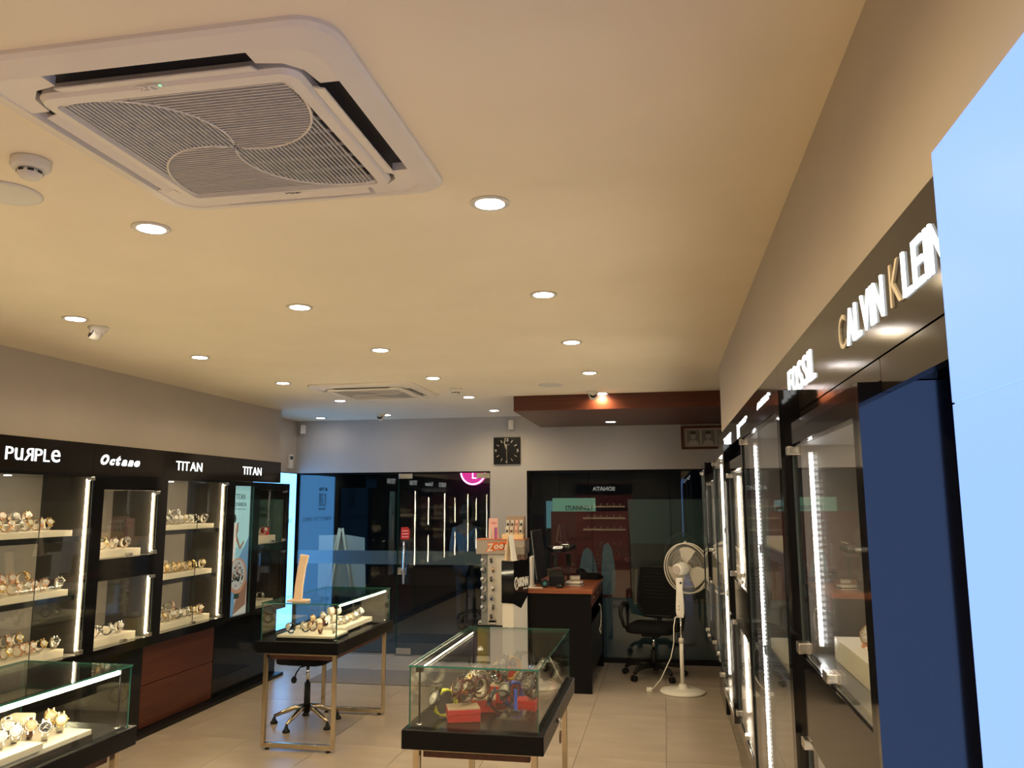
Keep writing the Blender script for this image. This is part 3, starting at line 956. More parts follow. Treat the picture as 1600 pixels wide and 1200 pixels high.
for i in range(46):
    a = rr.uniform(0, 2 * PI); r = rr.uniform(.01, .11); cx, cz = .165 + r * math.cos(a), .37 + r * math.sin(a)
    s_ = rr.uniform(.006, .016)
    gq.prism(ell(cx, cz, s_, s_, 8), (.0012, 0, 0), P_ink if i % 3 else P_skin, (px + 5 * .0016, 6.95, .725), (0, 1, 0), (0, 0, 1))
go = gq.obj('print_gears', t)
tx = TB()
add_text(tx, 'TITAN', (px + .0032, 7.035, 1.80), (0, 1, 0), (0, 0, 1), .17, .05, .001, P_ink)
add_text(tx, 'MECHANICAL', (px + .0032, 6.985, 1.735), (0, 1, 0), (0, 0, 1), .255, .036, .001, P_ink)
tx.box((px + .0016, 6.985, 1.705), (px + .003, 7.24, 1.709), P_ink)
tx.prism(ell(7.005 - 6.95, 1.826 - .725, .018, .026, 10), (.001, 0, 0), P_ink, (px + .0032, 6.95, .725), (0, 1, 0), (0, 0, 1))
tx.obj('print_lettering', t)
g = TB(); sbox(g, LEFT, .010, .016, 6.952, 7.308, .727, 1.923, M_glass, M_edge, 'x'); g.obj('glass_cover', t)

cab_titan = cabinet(LEFT, 5.845, 6.87, 2.00 - .03, [(.745, 1.955)], 'wood', 'tall lit glass cabinet of watches on three shelves above two red wood drawers', GL, M_stripw, shelves=SH)
cab_oct = cabinet(LEFT, 5.09, 5.845, 1.97, [(1.37, 1.865), (.745, 1.22)], 'panel', 'black cabinet with two small lit glass boxes between the tall watch cabinets', GL, M_stripw, shelves=[1.425, .80], lampE=1.2)
cab_pur = cabinet(LEFT, 4.05, 5.09, 1.97, [(.745, 1.955)], 'panel', 'tall lit glass cabinet of rose gold watches cut off by the picture edge', GL, M_stripw, shelves=SH)
for (y0, y1, tall) in ((3.30, 4.05, 0), (2.26, 3.30, 1), (1.51, 2.26, 0), (.47, 1.51, 1)):
    cabinet(LEFT, y0, y1, 1.97, [(.745, 1.955)] if tall else [(1.37, 1.865), (.745, 1.22)], 'panel', '%s lit watch cabinet past the PURPLE one, seen only reflected in the glass door' % {3.30: 'first', 2.26: 'second', 1.51: 'third', .47: 'fourth'}[y0], GL, M_stripw, shelves=SH if tall else [1.425, .80], lamps=False)
# fascia signs, left
GS = 'black sign boards over the watch shelves'
ZA, ZB = 2.035, 2.115
pur = []
yy = 4.235
for c, wd, h, mir in (('P', .060, 1, 0), ('u', .062, .93, 0), ('R', .072, 1, 1), ('P', .062, 1, 0), ('L', .052, 1, 0), ('e', .078, 1.02, 0)):
    pur.append((c, yy, yy + wd, ZA, ZA + (ZB - ZA) * h, dict(mirror=bool(mir)) if mir else dict()))
    yy += wd + .0135
ocs = []
yy = 5.085
for c, wd, h in (('O', .085, 1.0), ('c', .055, .62), ('t', .05, .95), ('a', .06, .62), ('n', .06, .62), ('e', .065, .62)):
    ocs.append((c, yy, yy + wd, ZA + .005, ZA + .005 + .075 * h, dict(shear=.35, bold=.045))); yy += wd + .012
sign(LEFT, .47, 4.05, 1.97, 2.184, [], 'long blank black sign board beside the camera', GS, back=.17)
sign(LEFT, 4.05, 5.02, 1.97, 2.184, pur, 'black sign board with glowing rounded letters reading PURPLE', GS, back=.17)
sign(LEFT, 5.02, 5.845, 1.97, 2.184, ocs, 'black sign board with slanted letters reading Octane', GS, back=.17)
tw = {'T': .9, 'I': .16, 'A': 1.05, 'N': .95}
sign(LEFT, 5.845, 6.87, 1.97, 2.184, spread('TITAN', 5.99, 6.37, ZA, ZB - .005, .16, tw), 'black sign board reading TITAN above the tall cabinet with wood drawers', GS, back=.17)
sign(LEFT, 6.87, 7.84, 1.97, 2.184, spread('TITAN', 7.06, 7.42, ZA, ZB - .005, .16, tw), 'black sign board reading TITAN above the lit watch poster', GS, back=.17)

# watches on the shelf wall
def shelf_row(y0, y1, z, n, kinds, where, group, x0=-4.085, jit=.010, skip=(), rz=None, scale=1.28, ordinal='from storefront end'):
    for i in range(n):
        if i in skip:
            continue
        k = kinds[i % len(kinds)]
        y = y1 - (y1 - y0) * i / max(1, n - 1)
        watch(k, x0 + random.uniform(-jit, jit), y + random.uniform(-.006, .006), z, PI / 2 + (random.uniform(-.5, .3) if rz is None else rz),
              '%s %s, %s' % (nord[i] if i < 12 else 'last', ordinal, where), group, scale)
sh = ['top', 'middle', 'bottom']
for i, z in enumerate(SH):
    g = 'watches in the rose gold cabinet, %s shelf' % sh[i]
    kf = [['two', 'rose', 'two', 'silver', 'rose', 'two', 'rose'], ['rose', 'rose', 'silver', 'rose', 'two', 'rose', 'rose'], ['two', 'rose', 'rose', 'two', 'rose', 'silver', 'rose']][i]
    kb = [['rose', 'silver', 'rose', 'rose'], ['gold', 'rose', 'rose', 'two'], ['two', 'rose', 'rose', 'silver']][i]
    shelf_row(4.17, 4.80, z, 8, kf, '%s shelf front under PURPLE' % sh[i], g, -4.095)
    shelf_row(4.22, 4.74, z + .045, 6, kb, '%s shelf back under PURPLE' % sh[i], g, -4.215)
    if i:
        watch('silverd', -4.085, 4.925, z, PI / 2 - .5, 'alone at the end of the %s shelf under PURPLE' % sh[i], g, 1.28)
    g = 'watches in the TITAN cabinet, %s shelf' % sh[i]
    kf = [['silver', 'silver', 'two', 'silver', 'silver', 'silverd', 'silver'], ['gold'] * 7, ['two', 'silver', 'leath', 'rose', 'silver', 'two', 'silver']][i]
    kb = [['silverd', 'silver', 'silver'], ['gold', 'two', 'gold'], ['rose', 'silverd', 'silver']][i]
    if i == 1:
        shelf_row(5.97, 6.50, z, 8, kf, '%s shelf front under TITAN' % sh[i], g, -4.095)
    else:
        shelf_row(5.97, 6.52, z, 8, kf, '%s shelf front under TITAN' % sh[i], g, -4.095)
        shelf_row(6.05, 6.40, z + .045, 4, kb, '%s shelf back under TITAN' % sh[i], g, -4.215)
    watch(['silverd', 'two', 'rose'][i], -4.09, 6.66, z, PI / 2 - .5, 'alone at the end of the %s shelf under TITAN' % sh[i], g, 1.28)
shelf_row(5.18, 5.60, 1.425, 4, ['silverd', 'silver', 'two', 'silver'], 'upper small box under the Octane sign', 'watches in the upper Octane box', -4.09)
shelf_row(5.20, 5.58, .80, 4, ['silver', 'leath', 'silverd', 'brown'], 'lower small box under the Octane sign', 'watches in the lower Octane box', -4.09)
shelf_row(7.46, 7.76, 1.435, 2, ['silver', 'silverd'], 'upper box of the end cabinet', 'watches in the upper end box', -4.08, scale=1.3)
shelf_row(7.50, 7.72, .79, 3, ['silver', 'silverd', 'silver'], 'lower box of the end cabinet', 'watches in the lower end box', -4.08, scale=1.25)
# open watch box
t = thing('open_watch_box', 'open cream watch box on a grey plinth on the middle shelf under TITAN', 'watch box', (-4.22, 6.10, 1.187 + .045))
MB().box((-.075, -.10, 0), (.075, .15, .055), M_greyc).obj('plinth', t, .003)
MB().box((-.05, -.08, .055), (.06, .06, .085), M_cream).obj('box_base', t, .003)
MB().box((-.065, -.08, .085), (-.05, .06, .24), M_cream).obj('box_lid', t, .003)
MB().prism([(-.03, 0), (.02, 0), (.02, .045), (-.03, .045)], (0, .05, 0), M_cream, (.0, -.04, .085), (1, 0, 0), (0, 0, 1)).obj('cushion', t, .006)
watch('brown', -4.195, 6.08, 1.187 + .045 + .13, PI / 2, 'in the open cream box on TITAN middle shelf', 'watches in the TITAN cabinet, middle shelf', .8)
t = thing('red_gift_box', 'small red box on a red tray in the end cabinet of the shelf wall', 'box', (-4.10, 7.90, 1.36))
MB().box((-.06, -.055, 0.0), (.06, .055, .035), M_red).obj('tray', t, .002)
MB().box((-.045, -.03, .035), (.0, .03, .15), M_red).obj('lid', t, .003)

# --- tall light panel wall
def brow(y0, y1):
    pass
GR = 'display cabinets along the wall with vertical light strips'
cabinet(RIGHT, 1.575, 2.49, 1.985, [(1.345, 1.925), (.62, 1.13)], 'panel', 'nearest black glass cabinet with a dotted light strip beside the glowing blue light box', GR, M_strip, dep=.50, shelves=[1.405, .68], dots=True, bottom=.58)
B = [(2.49, 3.75, 1, 'second cabinet from the light box, tall with a full height light strip'), (3.75, 4.83, 0, 'third cabinet from the light box, shorter with two small glass boxes'),
     (4.83, 5.92, 1, 'fourth cabinet from the light box, tall with a long light strip'), (5.92, 7.10, 0, 'fifth cabinet from the light box, shorter with two small glass boxes'),
     (7.10, 7.90, 1, 'last tall cabinet of the light strip wall, in front of the pedestal fan')]
for (y0, y1, tall, lab) in B:
    cabinet(RIGHT, y0, y1, 2.095 if tall else 1.985, [(.58, 2.04)] if tall else [(1.345, 1.925), (.60, 1.12)], 'panel', lab, GR, M_strip, dep=.50, front=-.017 if tall else 0.0,
            shelves=[1.62, 1.20, .64] if tall else [1.405, .66], dots=y0 < 3, bottom=.56)
GS2 = 'black sign boards over the light strip cabinets'
S2 = Side(.40, 1)
zc = 2.100
CK = spread('CALVIN KLEIN', 1.178, 1.875, 2.096, 2.172, .13, {'C': .95, 'A': .95, 'L': .7, 'V': .95, 'I': .2, 'N': .95, 'K': .95, 'E': .75, ' ': .5}, True)
for q in CK:
    if q[0] in 'CK':
        q[5]['m'] = M_signcream
sign(S2, 1.14, 2.888, 2.031, 2.236, CK + spread('FOSSIL', 2.19, 2.645, 2.088, 2.172, .14, {'F': .8, 'O': 1, 'S': .85, 'I': .22, 'L': .75}, True),
     'brownish black sign board reading CALVIN KLEIN and FOSSIL beside the light box', GS2, back=.10, notch=(2.486, 2.099))
sign(S2, 2.888, 6.11, 2.10, 2.236, spread('GUESS', 3.12, 3.52, 2.11, 2.175, .14, None, True) + spread('POLICE', 4.0, 4.5, 2.10, 2.175, .14, None, True, bold=.01) + spread('TOMMY', 4.95, 5.5, 2.105, 2.175, .14, None, True, bold=.01),
     'long dark sign board with half hidden white letters over the far cabinets', GS2, back=.10)
t = thing('fascia_panel', 'plain brownish black panel between the sign board and the nearest cabinet', 'panel', (.40, 2.0, 1.95))
b = TB(); b.box((.402, 1.575, 1.988), (.50, 2.486, 2.0285), M_fascia); b.obj('panel', t)
TB().box((.402, 1.14, 1.965), (.42, 1.572, 2.0285), M_fascia).obj('panel_end', t)
# backlit light box, two faces with a seam
t = thing('glowing_light_box', 'huge blue white backlit light box cut off by the picture edge', 'light box', (.375, .5, 0))
b = TB(); b.box((.378, -.6, .02), (.43, 1.130, 2.236), M_lbox); b.box((.43, -.6, .02), (.86, 1.130, 2.236), M_blacks); b.obj('housing', t)
TB().box((.375, -.6, 1.893), (.3779, 1.1335, 2.239), M_lbox).obj('upper_face', t)
TB().box((.3752, -.6, .02), (.3779, 1.1335, 1.890), M_lbox).obj('lower_face', t)
TB().box((.378, 1.1305, .02), (.635, 1.1335, 2.236), M_lbox).obj('glowing_edge', t)
# boards and watches on that wall
GW = 'watches in the light strip cabinets'
for (y, k, z, w_) in ((2.02, 'rose', 1.405, 'beside dotted strip, nearest upper glass box'), (1.80, 'rose', 1.405, 'nearest upper glass box, hidden by cabinet edge'),
                     (1.98, 'silver', .68, 'in the nearest lower glass box')):
    watch(k, .478, y, z, -PI / 2 + .5, w_, GW, 1.25)
for j, (y0, y1, tall, lab) in enumerate(B):
    for i, z in enumerate([1.62, 1.20, .64] if tall else [1.405, .66]):
        for q in range(2):
            watch(['silver', 'rose', 'leath', 'two'][(i + q + j) % 4], .47, y0 + .25 + q * .3, z, -PI / 2, '%s on %s board, %s cabinet from the light box' % (['near one', 'far one'][q], ['top', 'next', 'lowest'][i], ['second', 'third', 'fourth', 'fifth', 'last'][j]), GW)
# ------------------------------------------------------------------ bright blue lit panel in the alcove
t = thing('lit_poster', 'bright pale blue lit panel with small dark words beside the glass storefront', 'poster', (-4.47, 8.70, 0))
TB().box((-4.468, 8.16, .30), (-4.44, 9.235, 2.125), M_black).obj('housing', t)
TB().box((-4.44, 8.17, .31), (-4.437, 9.225, 2.115), M_panelE).obj('lit_face', t)
q = TB()
add_text(q, 'TITAN', (-4.437, 8.50, 1.915), (0, 1, 0), (0, 0, 1), .17, .05, .0015, M_ink, bold=.02)
for i, c in enumerate('1581'):
    add_text(q, c, (-4.437, 8.46 + i * .062, 1.72), (0, 1, 0), (0, 0, 1), .022 if c == '1' else .042, .165, .0015, M_ink, bold=.01)
add_text(q, 'EDGE', (-4.437, 8.47, 1.672), (0, 1, 0), (0, 0, 1), .22, .026, .0015, M_ink, bold=.02)
add_text(q, 'PERFECT TO SIMPLE', (-4.437, 8.27, 1.53), (0, 1, 0), (0, 0, 1), .86, .05, .0015, M_ink, spacing=1.5)
q.cyl((-4.4365, 8.445, 1.94), (-4.4355, 8.445, 1.94), .026, None, M_ink, 12)
q.obj('lettering', t)

# ------------------------------------------------------------------ glass counters
def counter(x0, x1, y0, y1, label, tube_side, tr=.006, tm=M_tube, ti=.022):
    t = thing('glass_counter', label, 'counter', ((x0 + x1) / 2, (y0 + y1) / 2, 0), 0, 'glass watch counters on steel legs')
    zt0, zt1, zg = .682, .765, 1.036
    TB().box((x0 - .025, y0 - .03, zt0), (x1 + .025, y1 + .03, zt1), M_traym).obj('tray', t, .004)
    TB().box((x0 + .05, y0 + .06, zt0 - .055), (x1 - .05, y1 - .06, zt0), M_wood).obj('drawer', t, .003)
    TB().box((x0 - .004, y0 - .004, zg - .008), (x1 + .004, y1 + .004, zg), M_cglass, M_edge, 'z').obj('glass_top', t)
    for (a, b, th) in (((x0, y0, zt1), (x1, y0 + .006, zg - .008), 'y'), ((x0, y1 - .006, zt1), (x1, y1, zg - .008), 'y'),
                       ((x0, y0 + .006, zt1), (x0 + .006, y1 - .006, zg - .008), 'x'), ((x1 - .006, y0 + .006, zt1), (x1, y1 - .006, zg - .008), 'x')):
        TB().box(a, b, M_cglass, M_edge, th).obj('glass_side', t)
    for y in (y0 + .03, y1 - .06):
        l = TB(); r = .028
        for x in (x0 + .012, x1 - .012 - r):
            l.box((x, y, .015), (x + r, y + r, zt0), M_brass)
        l.box((x0 + .012 + r, y, .015), (x1 - .012 - r, y + r, .015 + r + .006), M_brass)
        l.box((x0 + .012 + r, y, zt0 - .02), (x1 - .012 - r, y + r, zt0), M_brass)
        l.obj('leg_frame', t, .002)
        for x in (x0 + .06, x1 - .06):
            TB().cyl((x, y + .014, 0), (x, y + .014, .018), .018, .010, M_rubber, 12).obj('foot', t)
    tx = x1 - ti if tube_side > 0 else x0 + ti
    TB().cyl((tx, y0 + .05, zg - .025), (tx, y1 - .05, zg - .025), tr, None, tm, 10).obj('light_tube', t)
    for y in (y0 + .045, y1 - .045):
        p = TB(); p.cyl((tx, y, zt1), (tx, y, zg - .012), .005, None, M_blacks, 8); p.box((tx - .014, y - .016, zg - .036), (tx + .014, y + .016, zg - .010), M_blacks)
        p.cyl((tx, y, zt1), (tx, y, zt1 + .01), .014, None, M_chrome, 12)
        p.obj('tube_post', t)
    return t
ZC = .766
c1 = counter(-2.95, -2.36, 5.64, 6.78, 'glass watch counter on champagne steel legs in front of the glass door', 1)
c2 = counter(-1.16, -.57, 3.62, 4.77, 'glass counter of sports watches and red boxes in the middle of the shop', -1, .0035, M_tubed, .035)
c3 = counter(-2.98, -2.42, 2.28, 3.42, 'glass counter of watches cut off by the lower picture corner', 1, .009, M_tuben)
def tray_board(x0, x1, y0, y1, h, lab, step=False):
    t = thing('display_tray', lab, 'tray', ((x0 + x1) / 2, (y0 + y1) / 2, ZC))
    hx, hy = (x1 - x0) / 2, (y1 - y0) / 2
    MB().box((-hx, -hy, 0), (hx, hy, .014), M_blacks).obj('base', t, .001)
    MB().box((-hx + .004, -hy + .004, .014), (hx - .004, hy - .004, h), M_cream).obj('pad', t, .002)
    return ZC + h
za = tray_board(-2.86, -2.41, 5.70, 5.99, .030, 'flat cream display tray at the camera end of the counter by the glass door')
zb = tray_board(-2.86, -2.45, 6.00, 6.62, .050, 'thicker cream display tray at the storefront end of the counter by the glass door')
G1 = 'watches in the counter by the glass door'
for i, (x, y, k, rz, z, sc) in enumerate([(-2.78, 5.78, 'leath', -.3, za, 1.25), (-2.70, 5.86, 'leath', -.5, za, 1.2), (-2.66, 5.90, 'brown', -.5, za, 1.2), (-2.55, 5.79, 'brown', .2, za, 1.25), (-2.47, 5.86, 'silver', .2, za, 1.25),
                                          (-2.62, 6.04, 'leath', .7, zb, 1.2), (-2.54, 6.10, 'silver', .9, zb, 1.0), (-2.52, 6.18, 'silver', .9, zb, 1.0), (-2.53, 6.27, 'two', 1.0, zb, 1.0), (-2.52, 6.36, 'silver', 1.0, zb, 1.1), (-2.53, 6.44, 'silverd', 1.1, zb, 1.2), (-2.54, 6.52, 'leath', 1.1, zb, 1.25),
                                          (-2.76, 6.10, 'brown', .6, zb, 1.2), (-2.74, 6.25, 'silver', .6, zb, 1.2)]):
    watch(k, x, y, z, rz, '%s from camera end, counter by the glass door' % (nord[i] if i < 12 else ['thirteenth', 'fourteenth'][i - 12]), G1, sc)
# two pale wrapped pillows with watches
for i, (x, y, z) in enumerate([(-2.645, 6.03, zb), (-2.59, 6.13, zb + .075)]):
    t = thing('watch_pillow', ['lower cream roll pillow in the counter by the glass door', 'upper cream roll pillow in the counter by the glass door'][i], 'pillow', (x, y, z + .03), .9)
    MB().lathe([(.001, -.05), (.026, -.05), (.030, -.044), (.030, .044), (.026, .05), (.001, .05)], M_cream, 20, Matrix.Rotation(PI / 2, 4, 'Y')).obj('roll', t)
    MB().lathe([(.0305, -.012), (.033, -.012), (.033, .012), (.0305, .012)], M_lbrown, 20, Matrix.Rotation(PI / 2, 4, 'Y')).obj('strap', t)
    if i:
        MB().box((-.02, -.02, -.105), (.02, .02, -.028), M_cream).obj('post', t)
# beige stand on the counter top
t = thing('bracelet_stand', 'tilted beige wooden stand on top of the counter by the glass door', 'stand', (-2.71, 5.74, 1.037), .1)
MB().box((-.075, -.05, 0), (.075, .05, .014), M_beige).obj('base', t, .003)
pts = [(-.035, .014), (.025, .014), (.03, .12), (.045, .24), (.068, .335), (.005, .345), (-.012, .24), (-.028, .12)]
MB().prism(pts, (0, .028, 0), M_beige, (0, -.014, 0)).obj('plank', t, .003)

# near corner counter
zd = tray_board(-2.90, -2.46, 2.40, 3.24, .035, 'cream display tray in the counter at the lower picture corner')
ze = .0
t = thing('display_step', 'low white step on the tray in the counter at the lower picture corner', 'riser', (-2.53, 2.70, zd))
MB().box((-.09, -.28, 0), (.08, .24, .028), M_cream).obj('step', t, .002)
G3 = 'watches in the counter at the lower picture corner'
for i, (x, y, k, rz, z, sc) in enumerate([(-2.56, 3.16, 'two', .8, zd, 1.3), (-2.64, 3.19, 'gold', .9, zd, 1.35), (-2.53, 3.04, 'silverd', .7, zd, 1.35), (-2.62, 3.06, 'brown', .8, zd, 1.3), (-2.60, 2.98, 'silver', .6, zd, 1.2),
                                          (-2.55, 2.90, 'silver', .8, zd + .028, 1.2), (-2.54, 2.82, 'silver', .8, zd + .028, 1.2), (-2.55, 2.72, 'silver', .8, zd + .028, 1.2), (-2.70, 2.92, 'silver', .8, zd, 1.3), (-2.72, 3.05, 'leath', .8, zd, 1.3)]):
    watch(k, x, y, z, rz, '%s from storefront end, lower corner counter' % nord[i], G3, sc)
t = thing('watch_pillow', 'cream cushion block behind the watches at the lower picture corner', 'pillow', (-2.73, 3.12, zd), .2)
MB().box((-.05, -.05, 0), (.05, .05, .075), M_cream).obj('block', t, .01)

# middle counter contents
G2 = 'watches in the middle counter'
def red_box(x, y, z, lx, ly, h, rz, lab, kraft):
    t = thing('gift_box', lab, 'box', (x, y, z), rz, 'red gift boxes in the middle counter')
    MB().box((-lx / 2, -ly / 2, 0), (lx / 2, ly / 2, h * .55), M_red).obj('base', t, .002)
    MB().box((-lx / 2 - .001, -ly / 2 - .001, h * .58), (lx / 2 + .001, ly / 2 + .001, h), M_red).obj('lid', t, .002)
    if kraft:
        MB().box((-lx / 2 + .001, -ly / 2 + .002, h), (lx / 2 - .001, ly / 2 - .001, h + .003), M_kraft).obj('top_sheet', t)
red_box(-.955, 3.80, ZC, .15, .12, .055, .35, 'nearest red gift box with a brown top in the middle counter', True)
red_box(-.90, 3.99, ZC, .12, .12, .055, .2, 'red gift box behind the nearest one in the middle counter', True)
red_box(-.85, 4.17, ZC, .10, .11, .08, .0, 'taller red gift box at the centre of the middle counter', True)
red_box(-.69, 4.03, ZC, .10, .10, .05, -.1, 'red gift box behind the clear acrylic stand in the middle counter', False)
red_box(-.885, 4.52, ZC, .09, .10, .09, .2, 'red gift box near the far end of the middle counter', False)
red_box(-.66, 4.45, ZC, .11, .12, .045, .1, 'low red gift box beside the brown pouch in the middle counter', True)
t = thing('acrylic_stand', 'clear acrylic stand carrying a blue strap at the near corner of the middle counter', 'stand', (-.70, 3.77, ZC), .0)
a = MB(); a.box((-.065, -.06, .035), (.065, .10, .039), M_acry); a.box((-.065, -.062, 0), (.065, -.058, .039), M_acry); a.box((-.065, .098, 0), (.065, .102, .039), M_acry)
a.obj('acrylic_table', t)
t = thing('watch_strap', 'upright bright blue watch strap on the clear acrylic stand', 'strap', (-.705, 3.80, ZC + .039))
MB().box((-.018, -.014, 0), (.018, .014, .010), M_rubber).obj('foot', t, .002)
MB().box((-.008, -.004, .010), (.008, .004, .105), M_blu).obj('band', t, .003)
for i, (x, y, k, rz, z, sc) in enumerate([
        (-1.045, 3.81, 'yellow', -.75, 0, 2.0), (-.95, 3.83, 'maroon', -.6, .061, 1.75), (-.90, 3.92, 'maroon', -.7, .061, 1.65), (-1.00, 4.02, 'brown', -.5, .0, 2.0), (-.965, 4.13, 'two', -.8, .0, 2.0),
        (-.985, 4.26, 'silver', -.6, .0, 2.0), (-.86, 4.15, 'black', .9, .084, 1.5), (-.84, 4.40, 'amber', -.7, .05, 2.0), (-.79, 4.54, 'black', -.8, .05, 2.0), (-.76, 4.03, 'blue', -.6, .0, 2.0), (-.80, 3.93, 'black', -1.3, .0, 1.7),
        (-.71, 4.14, 'black', -.9, .051, 1.6), (-.66, 4.02, 'black', -.4, .051, 1.7), (-.70, 4.32, 'black', .9, .0, 2.0), (-.66, 4.60, 'silver', -.9, .0, 2.0), (-1.04, 4.44, 'silver', .5, 0, 2.0), (-.93, 4.34, 'black', -1.0, 0, 1.9), (-.92, 4.62, 'brown', -.6, 0, 1.9), (-.635, 4.16, 'black', -1.4, .051, 1.5)]):
    watch(k, x, y, ZC + z, rz, '%s from camera end, middle counter' % (nord[i] if i < 12 else ['thirteenth', 'fourteenth', 'fifteenth', 'sixteenth', 'seventeenth', 'eighteenth', 'nineteenth'][i - 12]), G2, sc)
t = thing('cloth_pouch', 'plump brown cloth pouch near the side glass of the middle counter', 'pouch', (-.645, 4.28, ZC), 0)
pm_ = MB()
n1, n2 = 14, 8; vs = []; fs = []
for j in range(n2 + 1):
    b = -PI / 2 + PI * j / n2
    for i in range(n1):
        a = 2 * PI * i / n1
        e = .6
        cx, sx = math.cos(a), math.sin(a)
        r = math.cos(b) ** .5 if math.cos(b) > 0 else 0
        vs.append((.055 * r * math.copysign(abs(cx) ** e, cx), .085 * r * math.copysign(abs(sx) ** e, sx), .026 + .026 * math.sin(b)))
for j in range(n2):
    for i in range(n1):
        fs.append((j * n1 + i, j * n1 + (i + 1) % n1, (j + 1) * n1 + (i + 1) % n1, (j + 1) * n1 + i))
pm_.add(vs, fs, M_kraft, True); pm_.obj('bag', t)
MB().tube([(.0, .06, .05), (.02, .08, .055), (.03, .11, .03), (.02, .13, .006)], .002, M_rubber, 6).obj('cord', t)
# key hanging from the drawer lock
t = thing('drawer_key', 'steel lock with a round brown key tag on the side of the middle counter', 'key', (-.545, 4.05, .715))
MB().cyl((0, 0, 0), (.012, 0, 0), .011, None, M_chrome, 12).obj('lock_barrel', t)
MB().tube([(.012, 0, 0), (.016, 0, -.01), (.014, .002, -.035)], .002, M_chrome, 6).obj('key', t)
MB().cyl((.010, .002, -.075), (.015, .002, -.075), .030, None, M_lbrown, 18).obj('round_tag', t)

# ------------------------------------------------------------------ stool under the counter
t = thing('swivel_stool', 'swivel stool with a five arm bronze base under the counter by the glass door', 'stool', (-2.98, 6.36, 0))
t.location = (-2.90, 6.36, 0)
for k in range(5):
    a = math.radians(-100 + 72 * k)
    d = Vector((math.cos(a), math.sin(a), 0))
    MB().tube([d * .02 + Vector((0, 0, .135)), d * .10 + Vector((0, 0, .125)), d * .20 + Vector((0, 0, .085)), d * .265 + Vector((0, 0, .058))], [.024, .020, .016, .012], M_brass, 8).obj('base_arm', t)
    MB().lathe([(.001, 0), (.028, 0), (.030, .012), (.018, .026), (.010, .05), (.001, .052)], M_rubber, 14, Matrix.Translation(d * .265)).obj('glide', t)
MB().cyl((0, 0, .09), (0, 0, .32), .026, .024, M_rubber, 16).obj('column_sleeve', t)
MB().cyl((0, 0, .32), (0, 0, .47), .013, None, M_chrome, 14).obj('gas_column', t)
MB().tube([(0, 0, .455), (-.06, -.02, .44), (-.085, -.03, .40), (-.10, -.035, .36)], .006, M_blacks, 8).lathe([(.001, -.03), (.018, -.022), (.024, 0), (.016, .02), (.001, .026)], M_rubber, 12, Matrix.Translation((-.102, -.036, .345))).obj('lever', t)
MB().box((-.12, -.12, .47), (.12, .12, .485), M_blacks).obj('seat_plate', t)
MB().prism(rounded(.21, .205, .08, 5), (0, 0, .055), M_fabric, (0, 0, .487), (1, 0, 0), (0, 1, 0)).obj('seat', t, .015)
# door mat
t = thing('door_mat', 'large flat grey mat on the floor inside the glass door', 'mat', (-2.85, 8.10, 0))
MB().box((-.72, -.32, .0005), (.95, .34, .008), M_mat).obj('mat', t, .002)

# ------------------------------------------------------------------ perfume and watch stand
t = thing('watch_tower', 'tall watch tower with an orange ZOOP header beside the storefront pillar', 'display stand', (-1.72, 8.50, 0))
MB().box((-.25, -.13, 1.225), (.27, .16, 1.370), M_greyc).obj('header', t, .004)
MB().box((-.255, -.135, 1.370), (.275, .165, 1.378), mat('orange_sheet', (.62, .22, .10), .4)).obj('header_top', t)
q = MB()
add_text(q, 'ZOOP', (-.150, -.1305, 1.245), (1, 0, .10), (0, 0, 1), .25, .095, .002, M_orange, shear=.18, bold=.14)
q.obj('letter_outline', t)
q = MB()
xw = -.135
for c, wd, hh, zz in (('Z', .075, .078, 1.252), ('o', .050, .045, 1.275), ('o', .050, .045, 1.28), ('p', .05, .058, 1.265)):
    add_text(q, c, (xw, -.1325, zz), (1, 0, .10), (0, 0, 1), wd, hh, .002, M_cream, shear=.15, bold=.03); xw += wd + .004
q.obj('lettering', t)
MB().box((-.20, -.10, .50), (-.13, .14, 1.225), mat('grey_side_panel', (.26, .28, .28), .35)).obj('side_panel', t)
MB().box((-.13, -.10, .50), (.24, .14, 1.225), M_white).obj('front_panel', t)
MB().box((-.24, -.12, .475), (.27, .16, .50), M_blacks).obj('shelf', t, .002)
M_ylw = mat('yellow_print', (.55, .42, .05), .5)
MB().box((-.24, -.10, .0), (-.14, .15, .475), M_ylw).obj('yellow_base', t)
MB().box((-.14, -.10, .0), (.24, .15, .475), M_greyc).obj('grey_base', t)
for i in range(7):
    tz = 1.165 - i * .095
    wt = 'small watch pinned on the tower front under the orange header, %s from the top' % nord[i]
    p_ = copy_thing(KINDS[['black', 'brown', 'black', 'leath', 'blue', 'black', 'black'][i]][1](), (-1.72 - .085 + (i % 2) * .02, 8.50 - .135, tz - .035), 0, wt, 'watches on the front of the tower', .85)
    wt = 'ring shaped watch on the grey side of the tower, %s from the top' % nord[i]
    if i < 6:
        copy_thing(KINDS[['silver', 'leath', 'silver', 'silver', 'leath', 'silver'][i]][1](), (-1.72 - .165, 8.50 - .135, tz - .045), -.5, wt, 'watches on the side of the tower', 1.0)
def carton(x, y, z, sx, sy, sz, m, m2, lab, rz=0.0, grp=None):
    t = thing('carton', lab, 'box', (x, y, z), rz, grp)
    MB().box((-sx / 2, -sy / 2, 0), (sx / 2, sy / 2, sz), m).obj('box', t, .002)
    MB().box((-sx / 2 + .006, -sy / 2 - .001, sz * .18), (sx / 2 - .006, -sy / 2, sz * .55), m2).obj('label_print', t)
    return t
carton(-1.905, 8.45, .500, .10, .08, .035, M_paper, M_hand, 'low white box on the bottom shelf of the tower')
carton(-1.80, 8.44, .500, .085, .08, .05, mat('teal_card', (.05, .30, .38), .5), M_paper, 'teal box on the bottom shelf of the tower')
t = thing('pink_card_stand', 'pink perfume display card standing on the orange topped header', 'card', (-1.80, 8.44, 1.379))
